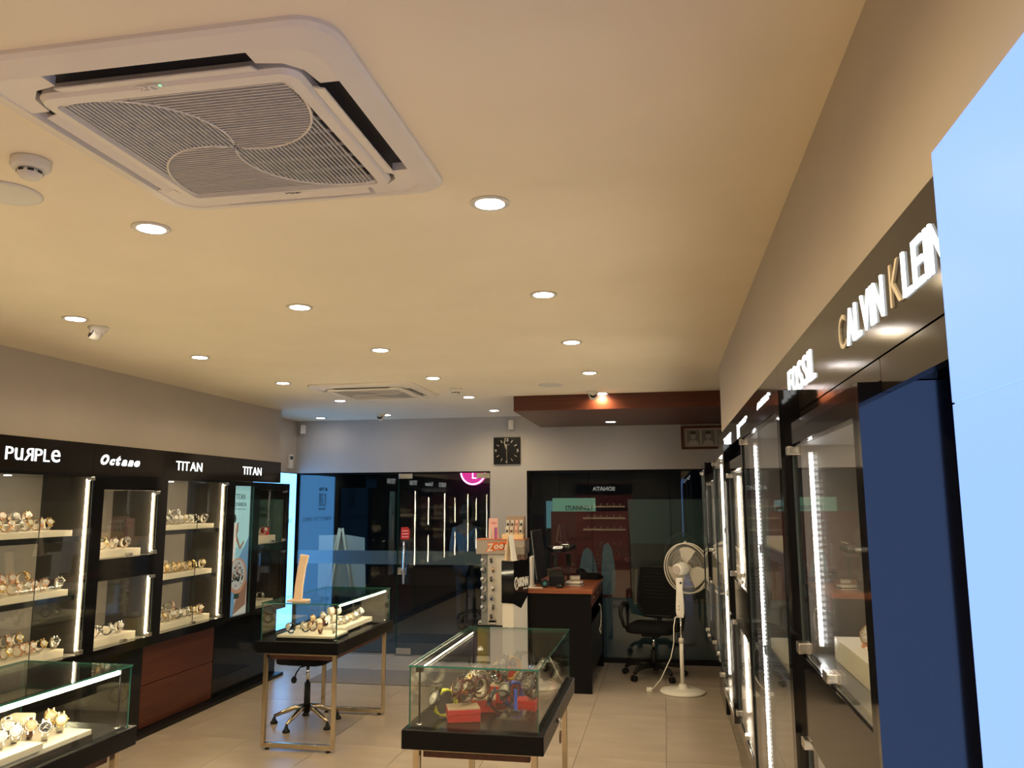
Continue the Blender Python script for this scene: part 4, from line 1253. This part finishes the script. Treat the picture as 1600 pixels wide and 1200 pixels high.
MB().prism([(-.055, 0), (.055, 0), (.048, .215), (-.048, .215)], (0, .02, 0), M_pink, (0, 0, 0)).obj('backing', t, .002)
for i, c in enumerate((M_white, M_pink, mat('violet_card', (.45, .12, .38), .5))):
    MB().box((-.04 + i * .028, -.012, 0), (-.016 + i * .028, 0, .10 + .01 * i), c).obj('sample_vial', t, .002)
MB().prism(ell(.005, .165, .034, .012, 14), (0, -.001, 0), mat('rose_print', (.75, .28, .26), .5), (0, 0, 0)).obj('print', t)
t = thing('perfume_riser', 'stepped kraft riser of small perfume boxes on the tower header', 'display stand', (-1.58, 8.50, 1.379))
MB().box((-.10, .03, 0), (.10, .10, .235), M_kraft).obj('back_board', t, .002)
MB().box((-.12, -.10, 0), (.11, .0, .05), mat('warm_card', (.9, .68, .38), .5)).obj('tray', t, .002)
MB().box((-.10, .0, 0), (.10, .03, .12), M_kraft).obj('step', t)
gp = 'small perfume boxes on the riser'
for r_, (yy, zz) in enumerate(((-.03, .052), (.018, .121))):
    for i in range(4):
        carton(-1.58 - .075 + i * .048, 8.50 + yy, 1.379 + zz, .036, .022, .075, (M_white, M_white, M_pink, M_white)[i], (M_hand, M_lbrown, M_rose, M_hand)[i], '%s perfume box from the pillar side in the %s row of the riser' % (['first', 'second', 'third', 'fourth'][i], ['lower', 'upper'][r_]), 0, gp)

# totem with white column
A = math.radians(-17.5)
t = thing('perfume_totem', 'white column totem with a black header reading SKINN in front of the wooden desk', 'display stand', (-1.39, 7.40, 0), A)
MB().box((-.115, 0, .0), (0, .28, .87), M_white).obj('column', t, .003)
hd = MB()
hd.box((-.122, -.006, .845), (-.0, .0, 1.225), M_black)
hd.prism([(-.006, .845), (.14, .79), (.286, .90), (.286, 1.235), (-.006, 1.225)], (.006, 0, 0), M_black, (0, 0, 0), (0, 1, 0), (0, 0, 1))
hd.box((-.122, 0, 1.0), (-.116, .28, 1.225), M_black)
hd.obj('black_header', t)
q = MB()
add_text(q, 'SKINN', (.0062, .095, .985), (0, 1, 0), (0, 0, 1), .19, .085, .002, M_paper, bold=.05)
pts = [(.048 + .036 * math.cos(i * PI / 12), .036 * 1.5 * math.sin(i * PI / 12)) for i in range(24)]
q.tube([(.0075, p[0], 1.02 + p[1]) for p in pts], .005, M_paper, 6, True)
q.tube([(.0075, .048 + .012 * math.sin(i * .8), 1.06 - i * .010) for i in range(9)], .004, M_paper, 6)
add_text(q, 'BY TITAN', (.0062, .185, .955), (0, 1, 0), (0, 0, 1), .08, .016, .002, M_paper)
q.obj('lettering', t)
MB().box((-.116, 0, 1.215), (0, .28, 1.222), M_white).obj('top_plate', t)
# things on the totem
t = thing('tent_card', 'tall folded beige tent card on top of the black totem', 'card', (-1.435, 7.50, 1.224), A)
MB().prism([(-.045, 0), (-.005, .235), (.0, .235), (-.030, 0)], (0, .08, 0), M_beige, (0, -.04, 0)).obj('leaf', t)
MB().prism([(.045, 0), (.005, .235), (.0, .235), (.030, 0)], (0, .08, 0), M_paper, (0, -.04, 0)).obj('leaf', t)
t = thing('acrylic_sample_box', 'clear acrylic box of brown samples on the black totem', 'box', (-1.345, 7.60, 1.224), A)
a = MB()
for (p, r_) in (((-.045, -.04, 0), (-.043, .04, .12)), ((.043, -.04, 0), (.045, .04, .12)), ((-.043, -.04, 0), (.043, -.038, .12)), ((-.043, .038, 0), (.043, .04, .12)), ((-.045, -.04, .12), (.045, .04, .123))):
    a.box(p, r_, M_acry)
a.obj('acrylic_box', t)
MB().box((-.035, -.03, .001), (.035, .03, .05), M_lbrown).obj('samples', t)

# ------------------------------------------------------------------ cash desk
t = thing('cash_desk', 'black cash desk with a cherry wood top beside the storefront pillar', 'desk', (-1.0, 8.4, 0))
TB().box((-1.33, 7.72, .905), (-.695, 9.10, .948), M_desk).obj('desktop', t, .003)
TB().box((-.885, 7.75, 0.0), (-.715, 7.79, .905), M_traym).obj('front_leg_panel', t)
TB().box((-1.31, 7.75, 0.03), (-.885, 7.79, .905), M_traym).obj('modesty_panel', t)
TB().box((-1.32, 7.79, 0.03), (-1.29, 9.08, .905), M_traym).obj('side_panel', t)
TB().box((-1.29, 9.05, 0.0), (-.705, 9.08, .905), M_traym).obj('back_leg_panel', t)
TB().box((-.74, 7.80, .16), (-.715, 9.04, .62), M_blacks).obj('low_panel', t)
for i in range(3):
    y0 = 7.80 + i * .415
    d = TB().box((-1.2, y0, .775), (-.712, y0 + .405, .902), M_woodx).obj('drawer', t, .002)
    TB().cyl((-.712, y0 + .2, .85), (-.698, y0 + .2, .85), .011, None, M_chrome, 12).obj('drawer_lock', t)
cb = thing('cable_bundle', 'loop of white and grey cables hanging under the cash desk', 'cable', (-.70, 8.55, .60))
for k in range(4):
    MB().tube([(0, -.05 + .02 * k, .12), (.012, .02 * k, .10 - .02 * k), (.012, .06 + .01 * k, .0), (.006, .05, -.10 - .03 * k), (-.004, .0, -.14)], .005, (M_paper, M_rubber, M_greyc, M_paper)[k], 6).obj('cable', cb)
Z = .949
t = thing('monitor', 'thin computer monitor seen edge on at the pillar side of the cash desk', 'monitor', (-1.245, 8.22, Z), math.radians(-3))
b = MB(); b.prism([(-.008, .05), (.012, .05), (-.052, .53), (-.066, .53)], (0, .46, 0), M_blacks, (0, -.23, 0), (1, 0, 0), (0, 0, 1))
b.obj('screen', t, .003)
b = MB(); b.prism([(-.006, .05), (-.0085, .05), (-.0665, .53), (-.064, .53)], (0, .464, 0), mat('bezel_grey', (.55, .56, .57), .4), (0, -.232, 0), (1, 0, 0), (0, 0, 1)); b.obj('pale_edge', t)
MB().prism([(-.05, 0), (-.015, 0), (-.035, .24), (-.06, .24)], (0, .05, 0), M_blacks, (0, -.025, 0)).obj('neck', t, .003)
MB().box((-.06, -.10, 0), (.10, .10, .010), M_blacks).obj('foot', t, .002)
t = thing('upright_board', 'narrow cream board standing upright beside the monitor', 'board', (-1.295, 7.84, Z), .05)
MB().box((-.012, -.05, 0), (.012, .13, .29), M_white).obj('board', t, .004)
MB().box((-.03, -.06, 0), (.03, .14, .008), M_white).obj('foot', t)
def scanner(x, y, rz, lab, s=1.0, tilt=20):
    t = thing('barcode_scanner', lab, 'scanner', (x, y, Z), rz, 'barcode scanners on the cash desk')
    MB().lathe([(.001, 0), (.05, 0), (.052, .008), (.03, .018), (.012, .022), (.001, .022)], M_rubber, 20).obj('base', t)
    MB().tube([(0, 0, .02), (0, 0, .10), (0, .012, .19 * s)], .008, M_rubber, 8).obj('stem', t)
    g = MB().prism([(-.02, .0), (.02, .0), (.026, .12), (-.026, .12)], (0, .03, 0), M_rubber, (0, 0, .12 * s))
    g.obj('grip', t, .006)
    h = MB().prism([(-.05, -.055), (.05, -.055), (.055, .075), (-.055, .075)], (0, 0, .04), M_rubber, (0, 0, .24 * s), (1, 0, 0), (0, 1, .25))
    h.obj('head', t, .008)
    MB().box((-.056, -.058, .262 * s), (.056, -.050, .285 * s), M_silver).obj('window_trim', t, .002)
    return t
scanner(-1.00, 8.36, -.5, 'taller barcode scanner on a stand on the cash desk', 1.35)
scanner(-1.12, 8.30, .6, 'barcode scanner on a stand between the monitor and the taller scanner', 1.30)
t = thing('receipt_printer', 'black boxy receipt printer on the cash desk', 'printer', (-1.07, 8.02, Z), .1)
MB().box((-.075, -.09, 0), (.075, .09, .10), M_blacks).obj('body', t, .006)
MB().prism([(-.09, .10), (.06, .10), (.05, .14), (-.06, .145)], (.13, 0, 0), M_blacks, (-.065, 0, 0), (0, 1, 0), (0, 0, 1)).obj('lid', t, .006)
MB().tube([(-.07, -.05, .12), (-.03, -.06, .17), (.03, -.06, .18), (.06, -.05, .13)], .006, M_gun, 8).obj('paper_bail', t)
t = thing('desk_telephone', 'dark desk telephone at the far right of the cash desk', 'telephone', (-.80, 8.78, Z), -.3)
MB().prism([(-.09, 0), (.10, 0), (.10, .025), (-.09, .075)], (.20, 0, 0), M_blacks, (-.10, 0, 0), (0, 1, 0), (0, 0, 1)).obj('base', t, .005)
MB().tube([(-.12, -.08, .075), (-.12, -.02, .095), (-.12, .04, .085), (-.12, .10, .05)], [.026, .017, .017, .026], M_rubber, 10).obj('handset', t)
kp = MB()
for i in range(12):
    x = -.02 + (i % 3) * .03; y = -.02 + (i // 3) * .022
    kp.box((x, y, .055 - y * .27), (x + .02, y + .014, .062 - y * .27), M_greyc)
kp.obj('keypad', t)
t = thing('calculator', 'small grey calculator among the papers on the cash desk', 'calculator', (-.90, 8.10, Z + .0405), .2)
MB().box((-.05, -.03, 0), (.05, .03, .05), mat('olive_plastic', (.22, .20, .15), .5)).obj('body', t, .005)
MB().box((-.04, -.031, .02), (.04, -.030, .042), M_greyc).obj('display', t)
for i in range(5):
    t = thing('paper_pad', ['lowest', 'second', 'middle', 'fourth', 'topmost'][i] + ' pad of the untidy paper pile on the cash desk', 'paper', (-.90 + random.uniform(-.01, .01), 8.10, Z + .0005 + i * .0079), random.uniform(-.4, .4), 'untidy paper pile on the cash desk')
    MB().box((-.075, -.05, 0), (.075, .05, .0075), (M_paper, M_rubber, M_greyc, M_paper, M_white)[i]).obj('sheets', t)
t = thing('paper_sheet', 'loose white paper sheet at the near edge of the cash desk', 'paper', (-1.25, 7.80, Z + .0005), .1)
MB().box((-.07, -.05, 0), (.07, .05, .001), M_paper).obj('sheet', t)
t = thing('computer_mouse', 'black computer mouse on the cash desk', 'mouse', (-1.02, 7.83, Z), .3)
MB().lathe([(.001, 0), (.032, 0), (.036, .010), (.028, .026), (.001, .034)], M_rubber, 16, Matrix.Diagonal((1, 1.6, 1, 1))).obj('shell', t)
MB().box((-.003, -.052, .022), (.003, -.03, .030), M_greyc).obj('wheel', t)
t = thing('tape_roll', 'dark tape roll with a teal core on the cash desk', 'tape', (-1.16, 7.84, Z))
ring = MB(); ring.lathe([(.018, 0), (.04, 0), (.04, .03), (.018, .03), (.018, 0)], M_rubber, 20, Matrix.Translation((0, 0, .04)) @ Matrix.Rotation(PI / 2, 4, 'X')); ring.obj('tape', t)
ring = MB(); ring.cyl((0, -.001, .04), (0, -.029, .04), .0178, None, mat('teal_core', (.03, .18, .2), .4), 16); ring.obj('core', t)

# ------------------------------------------------------------------ office chair
def office_chair(x, y, rz, lab):
    t = thing('office_chair', lab, 'chair', (x, y, 0), rz)
    for k in range(5):
        a = math.radians(90 + 72 * k + 12); d = Vector((math.cos(a), math.sin(a), 0))
        MB().tube([d * .03 + Vector((0, 0, .115)), d * .15 + Vector((0, 0, .125)), d * .26 + Vector((0, 0, .11)), d * .31 + Vector((0, 0, .075))], [.03, .026, .022, .018], M_rubber, 8).obj('base_arm', t)
        pz = Vector((-d.y, d.x, 0)); c = d * .315 + Vector((0, 0, .03))
        w_ = MB()
        for s in (-1, 1):
            w_.cyl(c + pz * (s * .008), c + pz * (s * .024), .030, None, M_rubber, 16)
        w_.obj('caster', t)
    MB().cyl((0, 0, .09), (0, 0, .27), .030, .027, M_rubber, 16).obj('column_sleeve', t)
    MB().cyl((0, 0, .27), (0, 0, .42), .014, None, M_chrome, 14).obj('gas_column', t)
    MB().box((-.09, -.13, .41), (.09, .13, .445), M_rubber).obj('mechanism', t, .008)
    MB().prism(rounded(.245, .235, .09, 5), (0, 0, .085), M_fabric, (0, 0, .445), (1, 0, 0), (0, 1, 0)).obj('seat', t, .03)
    # curved mesh back (seat faces -Y, back at +Y)
    n = 12; m_ = 14; vs = []; fs = []
    def bp(u, v, off):
        wd = .225 * (1 - .12 * v) * (1 - .35 * max(0, .25 - v) / .25)
        x = wd * u
        yq = .235 + .05 * v - .045 * (u * u) * -1 - .05 * math.sin(v * PI) * .5
        return Vector((x, yq - .07 * u * u + off, .57 + .50 * v))
    for off in (0, .012):
        for j in range(m_ + 1):
            for i in range(n + 1):
                vs.append(bp(-1 + 2 * i / n, j / m_, off))
    K = (n + 1) * (m_ + 1)
    for j in range(m_):
        for i in range(n):
            a = j * (n + 1) + i
            fs.append((a, a + 1, a + n + 2, a + n + 1)); fs.append((K + a, K + a + n + 1, K + a + n + 2, K + a + 1))
    MB().add(vs, fs, mat('chair_mesh', (.012, .012, .013), .8, spec=.12, bump=.6, nscale=260), True).obj('backrest_mesh', t)
    edge = [bp(u, 0, .006) for u in [-1 + 2 * i / 10 for i in range(11)]] + [bp(1, j / 10, .006) for j in range(1, 11)] + [bp(1 - 2 * i / 10, 1, .006) for i in range(1, 11)] + [bp(-1, 1 - j / 10, .006) for j in range(1, 10)]
    MB().tube(edge, .014, M_rubber, 8, True).obj('back_frame', t)
    for r_ in range(8):
        v = .38 + r_ * .07
        MB().tube([bp(-.7 + 1.4 * i / 10, v, -.004) for i in range(11)], .0035, M_rubber, 6).obj('back_rib', t)
    MB().tube([(0, .12, .42), (0, .26, .43), (0, .275, .55), (0, .25, .72)], .022, M_rubber, 8).obj('back_post', t)
    for s in (-1, 1):
        MB().tube([(s * .20, .06, .45), (s * .285, .06, .47), (s * .295, .10, .60), (s * .29, .07, .70), (s * .29, -.06, .715), (s * .29, -.15, .69), (s * .292, -.17, .62), (s * .27, -.12, .50), (s * .20, -.08, .45)], [.016, .016, .018, .024, .026, .024, .018, .016, .016], M_rubber, 8).obj('armrest', t)
    return t
office_chair(-.16, 8.60, math.radians(-14), 'black mesh office chair with looped armrests between the desk and the pedestal fan')

# ------------------------------------------------------------------ pedestal fan
t = thing('pedestal_fan', 'cream pedestal fan turned away, standing beside the last light strip cabinet', 'fan', (.11, 7.97, 0))
MB().lathe([(.001, 0), (.205, 0), (.212, .008), (.205, .020), (.12, .034), (.045, .042), (.034, .075), (.001, .078)], M_plastic, 48).obj('base', t)
MB().cyl((0, 0, .07), (0, 0, .46), .019, None, M_plastic, 20).obj('outer_pole', t)
MB().lathe([(.001, .445), (.024, .445), (.025, .475), (.022, .49), (.001, .49)], M_plastic, 20).obj('height_collar', t)
MB().cyl((0, 0, .48), (0, 0, .70), .009, None, M_chrome, 14).obj('inner_pole', t)
g = MB()
ring_solid(g, [(rounded(.030, .022, .012, 4), .68), (rounded(.040, .030, .016, 4), .72), (rounded(.040, .030, .016, 4), .80), (rounded(.030, .026, .014, 4), .94), (rounded(.036, .03, .014, 4), 1.02), (rounded(.036, .03, .014, 4), 1.045)], M_plastic, True)
g.box((-.03, -.022, .679), (.03, .022, .681), M_plastic)
g.obj('control_neck', t)
for z in (.755, .785, .83, .90):
    MB().cyl((-.012, -.029, z), (-.012, -.036, z), .008 if z < .8 else .004, None, M_greyc, 10).obj('control_knob', t)
MB().cyl((.012, -.026, 1.0), (.012, -.036, 1.0), .012, None, M_dark, 12).obj('tilt_screw', t)
ax = Vector((math.sin(math.radians(32)), math.cos(math.radians(32)), .03)).normalized()
sx = Vector((ax.y, -ax.x, 0)).normalized(); sz = sx.cross(ax)
hub = Vector((.065, .10, 1.125))
def FM(o):
    return Matrix(((sx.x, sz.x, ax.x, o.x), (sx.y, sz.y, ax.y, o.y), (sx.z, sz.z, ax.z, o.z), (0, 0, 0, 1)))
F = FM(hub)
MB().lathe([(.001, -.165), (.035, -.165), (.052, -.158), (.058, -.14), (.066, -.06), (.062, -.02), (.03, -.005), (.001, -.005)], M_plastic, 28, F).obj('motor_housing', t)
MB().lathe([(.030, -.167), (.036, -.169), (.042, -.166), (.036, -.163)], M_greyc, 24, F).lathe([(.001, -.170), (.012, -.169), (.014, -.165), (.001, -.163)], M_greyc, 14, F).obj('motor_cap', t)
RC = .236
for zz, r_ in ((0.0, RC), (.045, RC + .002)):
    MB().tube([F @ Vector((r_ * math.cos(i * PI / 24), r_ * math.sin(i * PI / 24), zz)) for i in range(48)], .006, M_plastic, 8, True).obj('cage_ring', t)
cw = MB()
for i in range(72):
    a = i * PI / 36
    for sgn, dep_ in ((-1, -.045), (1, .085)):
        pts = []
        for k in range(6):
            f_ = k / 5.0
            r_ = .05 + (RC - .05) * f_
            z_ = .02 + (dep_ - .0) * (1 - f_ ** 2.2) if sgn > 0 else dep_ * (1 - f_ ** 2.2)
            pts.append(F @ Vector((r_ * math.cos(a + .15 * f_ * sgn), r_ * math.sin(a + .15 * f_ * sgn), z_ + (.045 if sgn > 0 and f_ == 1 else 0))))
        cw.tube(pts, .0011, M_plastic, 4)
for dep_, rr in ((-.032, .12), (-.018, .18), (.08, .12), (.06, .18)):
    cw.tube([F @ Vector((rr * math.cos(i * PI / 18), rr * math.sin(i * PI / 18), dep_)) for i in range(36)], .0014, M_plastic, 4, True)
co = cw.obj('cage_wires', t); co['kind'] = 'stuff'
MB().lathe([(.001, .005), (.035, .005), (.04, .02), (.035, .05), (.001, .055)], M_plastic, 20, F).obj('blade_hub', t)
for k in range(3):
    a0 = math.radians(100 + 120 * k); vs = []; fs = []
    for j in range(7):
        f_ = j / 6.0; r_ = .035 + .165 * f_
        hw = (.35 + .25 * math.sin(min(1, f_ * 1.3) * PI * .75))
        for i in range(7):
            u = -1 + 2 * i / 6
            a = a0 + hw * u - .25 * f_
            vs.append(F @ Vector((r_ * math.cos(a), r_ * math.sin(a), .028 + .022 * u)))
    K = len(vs)
    vs += [v + ax * .002 for v in vs]
    for j in range(6):
        for i in range(6):
            a = j * 7 + i
            fs.append((a, a + 1, a + 8, a + 7)); fs.append((K + a, K + a + 7, K + a + 8, K + a + 1))
    MB().add(vs, fs, mat('fan_blade', (.62, .58, .50), .35), True).obj('blade', t)
MB().lathe([(.001, 0), (.016, 0), (.014, .014), (.001, .018)], M_plastic, 12, Matrix.Translation(F @ Vector((0, RC + .004, .02)))).obj('cage_clip', t)
MB().tube([(-.02, -.03, .70), (-.05, -.05, .68), (-.065, -.06, .60), (-.07, -.05, .45), (-.10, -.05, .32), (-.20, -.05, .12), (-.275, -.03, .03), (-.30, -.0, .012), (-.29, -.02, .006)], .005, M_plastic, 8).obj('power_cord', t)
MB().box((-.335, -.025, .0), (-.285, .02, .035), M_plastic).obj('plug', t, .005)

# ------------------------------------------------------------------ posters stuck to the outside of the right glass
YG = YF + .0425
def film(name, poly, m, lab, cat='poster', lay=0, prints=()):
    t = thing(name, lab, cat, (0, YG + lay * .003, 0))
    MB().prism(poly, (0, .002, 0), m, (0, 0, 0)).obj('sheet', t)
    for (nm, pl, mm) in prints:
        MB().prism(pl, (0, .0008, 0), mm, (0, -.0009, 0)).obj(nm, t)
F_red = mat('red_film', (.13, .015, .014), .6); F_blue = mat('slate_film', (.075, .125, .150), .6); F_grn = mat('grey_green_film', (.125, .170, .162), .6); F_olv = mat('olive_film', (.105, .100, .080), .6)
hump1 = [(-1.02, .73), (-.985, .95), (-.96, 1.12), (-.93, 1.22), (-.88, 1.25), (-.83, 1.20), (-.80, 1.10), (-.77, .95), (-.75, .73)]
hump2 = [(-.74, .73), (-.73, 1.0), (-.715, 1.20), (-.70, 1.28), (-.65, 1.30), (-.61, 1.24), (-.585, 1.10), (-.57, .95), (-.59, .73)]
film('window_poster', [(-1.30, .70), (-.40, .70), (-.42, 1.655), (-1.30, 1.655)], F_red, 'dark red poster pasted on the glass behind the cash desk', prints=(('print_shape', hump1, F_blue), ('print_shape', hump2, F_blue)))
film('window_poster', [(-.40, 1.295), (.86, 1.295), (.86, 1.79), (-.42, 1.79)], F_grn, 'grey green poster pasted on the glass above the office chair')
film('window_poster', [(-.395, .66), (.86, .66), (.86, 1.293), (-.40, 1.293)], F_olv, 'olive poster pasted on the glass directly behind the office chair')
film('window_poster', [(-1.30, .055), (.86, .055), (.86, .655), (-.395, .655), (-.395, .695), (-1.30, .695)], F_blue, 'dull slate blue poster along the foot of the glass behind the office chair')
# red hang tag on the door
t = thing('door_tag', 'red cardboard tag fixed to the glass door above the long handle', 'tag', (-3.05, YF + .026, 1.40))
MB().prism([(-.055, -.07), (.05, -.07), (.06, .03), (.03, .075), (-.05, .07)], (0, .003, 0), M_red, (0, 0, 0)).obj('card', t)
q = MB()
for i in range(3):
    q.box((-.04, -.001, -.045 + i * .035), (.04, 0, -.036 + i * .035), M_pink)
q.obj('print_lines', t)

# ------------------------------------------------------------------ outside things
t = thing('easel', 'wooden easel holding a white board outside the glass storefront', 'easel', (-4.35, 10.45, 0))
MB().prism([(-.33, .55), (.36, .55), (.33, 1.29), (.05, 1.33), (-.33, 1.32)], (0, .02, 0), M_white, (0, .03, 0)).obj('white_board', t)
for (a, b) in (((-.02, 0, 1.42), (-.30, -.05, 0)), ((.02, 0, 1.42), (.30, -.05, 0)), ((0, -.02, 1.40), (0, -.5, 0))):
    MB().tube([a, b], .018, M_beige, 6).obj('leg', t)
MB().box((-.30, -.03, .52), (.30, .05, .55), M_beige).obj('ledge', t)
for (x, z) in ((-4.2, 2.75),):
    ld = bpy.data.lights.new('arcade_lamp', 'AREA'); ld.energy = 30; ld.color = (.5, .8, 1); ld.size = .5
    lo = bpy.data.objects.new('arcade_lamp', ld); COL.objects.link(lo); lo.location = (-4.6, 9.95, 2.95)
t = thing('round_neon_sign', 'round magenta neon sign with a white ring seen through the glass door top', 'sign', (-3.98, 16.6, 2.40))
M_mag = mat('magenta_face', (.4, .02, .2), .4, emit=(.95, .03, .32), es=1.1); M_ringw = mat('white_neon', (1, 1, 1), .4, emit=(1, .72, 1), es=2.0)
MB().cyl((0, 0, 0), (0, .08, 0), .285, None, M_mag, 40).obj('face', t)
MB().tube([(.262 * math.cos(i * PI / 24), -.004, .262 * math.sin(i * PI / 24)) for i in range(48)], .017, M_ringw, 6, True).obj('neon_ring', t)
q = MB(); q.box((-.018, -.006, -.13), (.008, -.001, .08), M_ringw); q.box((-.018, -.006, -.146), (.085, -.001, -.122), M_ringw); q.obj('letter', t)
MB().box((-.01, .02, .285), (.01, .05, .60), M_blacks).obj('hanger', t)
t = thing('teal_shop_window', 'small teal lit doorway seen through the glass beside the pillar', 'window', (-1.95, 16.85, 0))
M_teal = mat('teal_glow', (.02, .03, .03), .5, emit=(.13, .28, .28), es=.6)
MB().box((-.5, -.05, 1.22), (.5, 0, 1.78), M_teal).obj('lit_wall', t)
MB().box((-.5, -.06, .0), (.5, 0, 1.22), M_dark).obj('dado', t)
MB().box((.05, -.09, .0), (.5, -.06, 1.66), M_dark).obj('door_leaf', t)
MB().box((.09, -.10, 1.1), (.46, -.09, 1.6), M_teal).obj('door_glass', t)
MB().box((-.32, -.08, 1.0), (-.12, -.05, 1.45), M_dark).obj('wall_panel', t)
t = thing('hanging_poster', 'dim green poster reading STUNNINGLY FEMININE far outside the glass', 'poster', (-1.15, 12.4, 1.3))
M_gp = mat('green_poster', (.15, .25, .15), .5, emit=(.22, .40, .24), es=.55)
MB().box((-.56, 0, -.4), (.10, .04, .52), M_gp).obj('lit_face', t)
for x in (-.45, 0):
    MB().box((x, .01, .52), (x + .01, .02, 1.70), M_blacks).obj('hanger', t)
q = MB(); add_text(q, 'STUNNINGLY', (-.36, 0, .33), (1, 0, 0), (0, 0, 1), .43, .075, .002, M_ink, bold=.02); add_text(q, 'FEMININE', (-.36, 0, .22), (1, 0, 0), (0, 0, 1), .32, .075, .002, M_ink, bold=.02); q.obj('lettering', t)
# motor scooter silhouettes parked outside are hidden by the dark; a shopper in a pale blue shirt stands outside
def skin_body(name, verts, edges, radii, m, parent, root=0, sub=1):
    me = bpy.data.meshes.new(name); me.from_pydata(verts, edges, []); me.materials.append(m)
    o = bpy.data.objects.new(name, me); COL.objects.link(o)
    sk = o.modifiers.new('skin', 'SKIN'); sk.use_smooth_shade = True
    for i, r_ in enumerate(radii):
        me.skin_vertices[0].data[i].radius = r_ if isinstance(r_, tuple) else (r_, r_)
    me.skin_vertices[0].data[root].use_root = True
    sb = o.modifiers.new('sub', 'SUBSURF'); sb.levels = sub; sb.render_levels = sub
    dg_ = bpy.context.evaluated_depsgraph_get()
    m2 = bpy.data.meshes.new_from_object(o.evaluated_get(dg_)); m2.name = name
    bpy.data.objects.remove(o)
    m2.materials.clear(); m2.materials.append(m)
    for p_ in m2.polygons:
        p_.use_smooth = True; p_.material_index = 0
    o = bpy.data.objects.new(name, m2); COL.objects.link(o); o.parent = parent
    return o
per = thing('person', 'person in a pale blue shirt standing outside the glass door, back turned', 'person', (-2.72, 11.0, 0), math.radians(160))
M_skin = mat('skin', (.20, .11, .07), .6); M_shirt = mat('pale_blue_shirt', (.12, .19, .25), .8); M_trs = mat('dark_trousers', (.03, .03, .04), .8); M_hair = mat('black_hair', (.012, .010, .010), .6)
V = [(0, 0, .92), (0, 0, 1.08), (0, .01, 1.26), (0, .01, 1.40), (0, 0, 1.47), (0, -.02, 1.56), (0, -.02, 1.645),
     (.09, 0, .88), (.10, -.01, .48), (.10, .02, .09), (.10, -.10, .03), (-.09, 0, .88), (-.10, -.01, .48), (-.10, .02, .09), (-.10, -.10, .03),
     (.17, .01, 1.38), (.22, .03, 1.10), (.22, -.06, .87), (.22, -.09, .79), (-.17, .01, 1.38), (-.22, .03, 1.10), (-.22, -.06, .87), (-.22, -.09, .79)]
E_ = [(0, 1), (1, 2), (2, 3), (3, 4), (4, 5), (5, 6), (0, 7), (7, 8), (8, 9), (9, 10), (0, 11), (11, 12), (12, 13), (13, 14), (3, 15), (15, 16), (16, 17), (17, 18), (3, 19), (19, 20), (20, 21), (21, 22)]
Rd = [(.14, .10), (.13, .10), (.15, .105), (.13, .085), .055, (.075, .09), (.068, .08), .085, .058, .042, .038, .085, .058, .042, .038, .062, .045, .034, .034, .062, .045, .034, .034]
skin_body('body', V, E_, Rd, M_skin, per)
sel = [0, 1, 2, 3, 15, 16, 19, 20, 17, 21]; mp_ = {k: i for i, k in enumerate(sel)}
def sub_(k):
    r_ = Rd[k]
    return tuple(a + .012 for a in r_) if isinstance(r_, tuple) else r_ + .012
skin_body('shirt', [V[k] for k in sel], [(mp_[a], mp_[b]) for a, b in E_ if a in mp_ and b in mp_], [sub_(k) for k in sel], M_shirt, per)
sel = [0, 7, 8, 9, 11, 12, 13]; mp_ = {k: i for i, k in enumerate(sel)}
skin_body('trousers', [V[k] for k in sel], [(mp_[a], mp_[b]) for a, b in E_ if a in mp_ and b in mp_], [sub_(k) for k in sel], M_trs, per)
MB().lathe([(.060, 1.53), (.088, 1.58), (.092, 1.64), (.080, 1.70), (.045, 1.735), (.001, 1.742)], M_hair, 18, Matrix.Translation((0, .008, 0)) @ Matrix.Diagonal((.92, 1.08, 1, 1))).obj('hair', per)
for s in (-1, 1):
    MB().lathe([(.001, 0), (.045, 0), (.048, .03), (.035, .07), (.001, .08)], M_rubber, 14, Matrix.Translation((s * .10, -.05, 0)) @ Matrix.Diagonal((.9, 2.3, 1, 1))).obj('shoe', per)
    MB().lathe([(.001, -.012), (.012, -.008), (.014, 0), (.010, .01), (.001, .012)], M_skin, 10, Matrix.Translation((s * .076, -.02, 1.60)) @ Matrix.Diagonal((.5, .9, 2, 1))).obj('ear', per)
    MB().lathe([(.001, -.008), (.008, 0), (.001, .008)], M_paper, 8, Matrix.Translation((s * .028, -.098, 1.615))).obj('eye', per)
MB().prism([(-.012, 0), (.012, 0), (.003, .045), (-.003, .045)], (0, -.022, 0), M_skin, (0, -.095, 1.565)).obj('nose', per, .003)
MB().box((-.022, -.104, 1.538), (.022, -.094, 1.546), mat('lips', (.22, .07, .06), .5)).obj('mouth', per, .002)

# ------------------------------------------------------------------ back of the shop, seen as a reflection in the glass
t = thing('back_wall_display', 'dark red display bay with white shelves and a SONATA sign on the rear wall', 'display', (-1.6, YB, 0))
MB().box((-.75, 0, 0), (.75, .05, 2.25), mat('dark_red_panel', (.10, .012, .012), .4)).obj('panel', t)
MB().box((-.75, .05, 1.98), (.75, .10, 2.22), M_fascia).obj('sign_board', t)
q = MB(); add_text(q, 'SONATA', (.30, .10, 2.05), (-1, 0, 0), (0, 0, 1), .6, .11, .01, M_sign, bold=.03); q.obj('lettering', t)
for i, z in enumerate((1.05, 1.35, 1.65)):
    MB().box((-.55, .05, z - .04), (.55, .28, z), M_cream).obj('shelf', t, .002)
    for k in range(6):
        copy_thing(KINDS['silver'][1](), (-1.6 - .42 + k * .17, YB + .17, z), PI, 'silver watch %s along the %s white shelf of the red rear wall display' % (nord[k], ['lowest', 'middle', 'top'][i]), 'watches on the rear wall display')

# watch prototypes were built far outside: remove them
for p_ in WCACHE.values():
    for c in list(p_.children):
        bpy.data.objects.remove(c)
    bpy.data.objects.remove(p_)
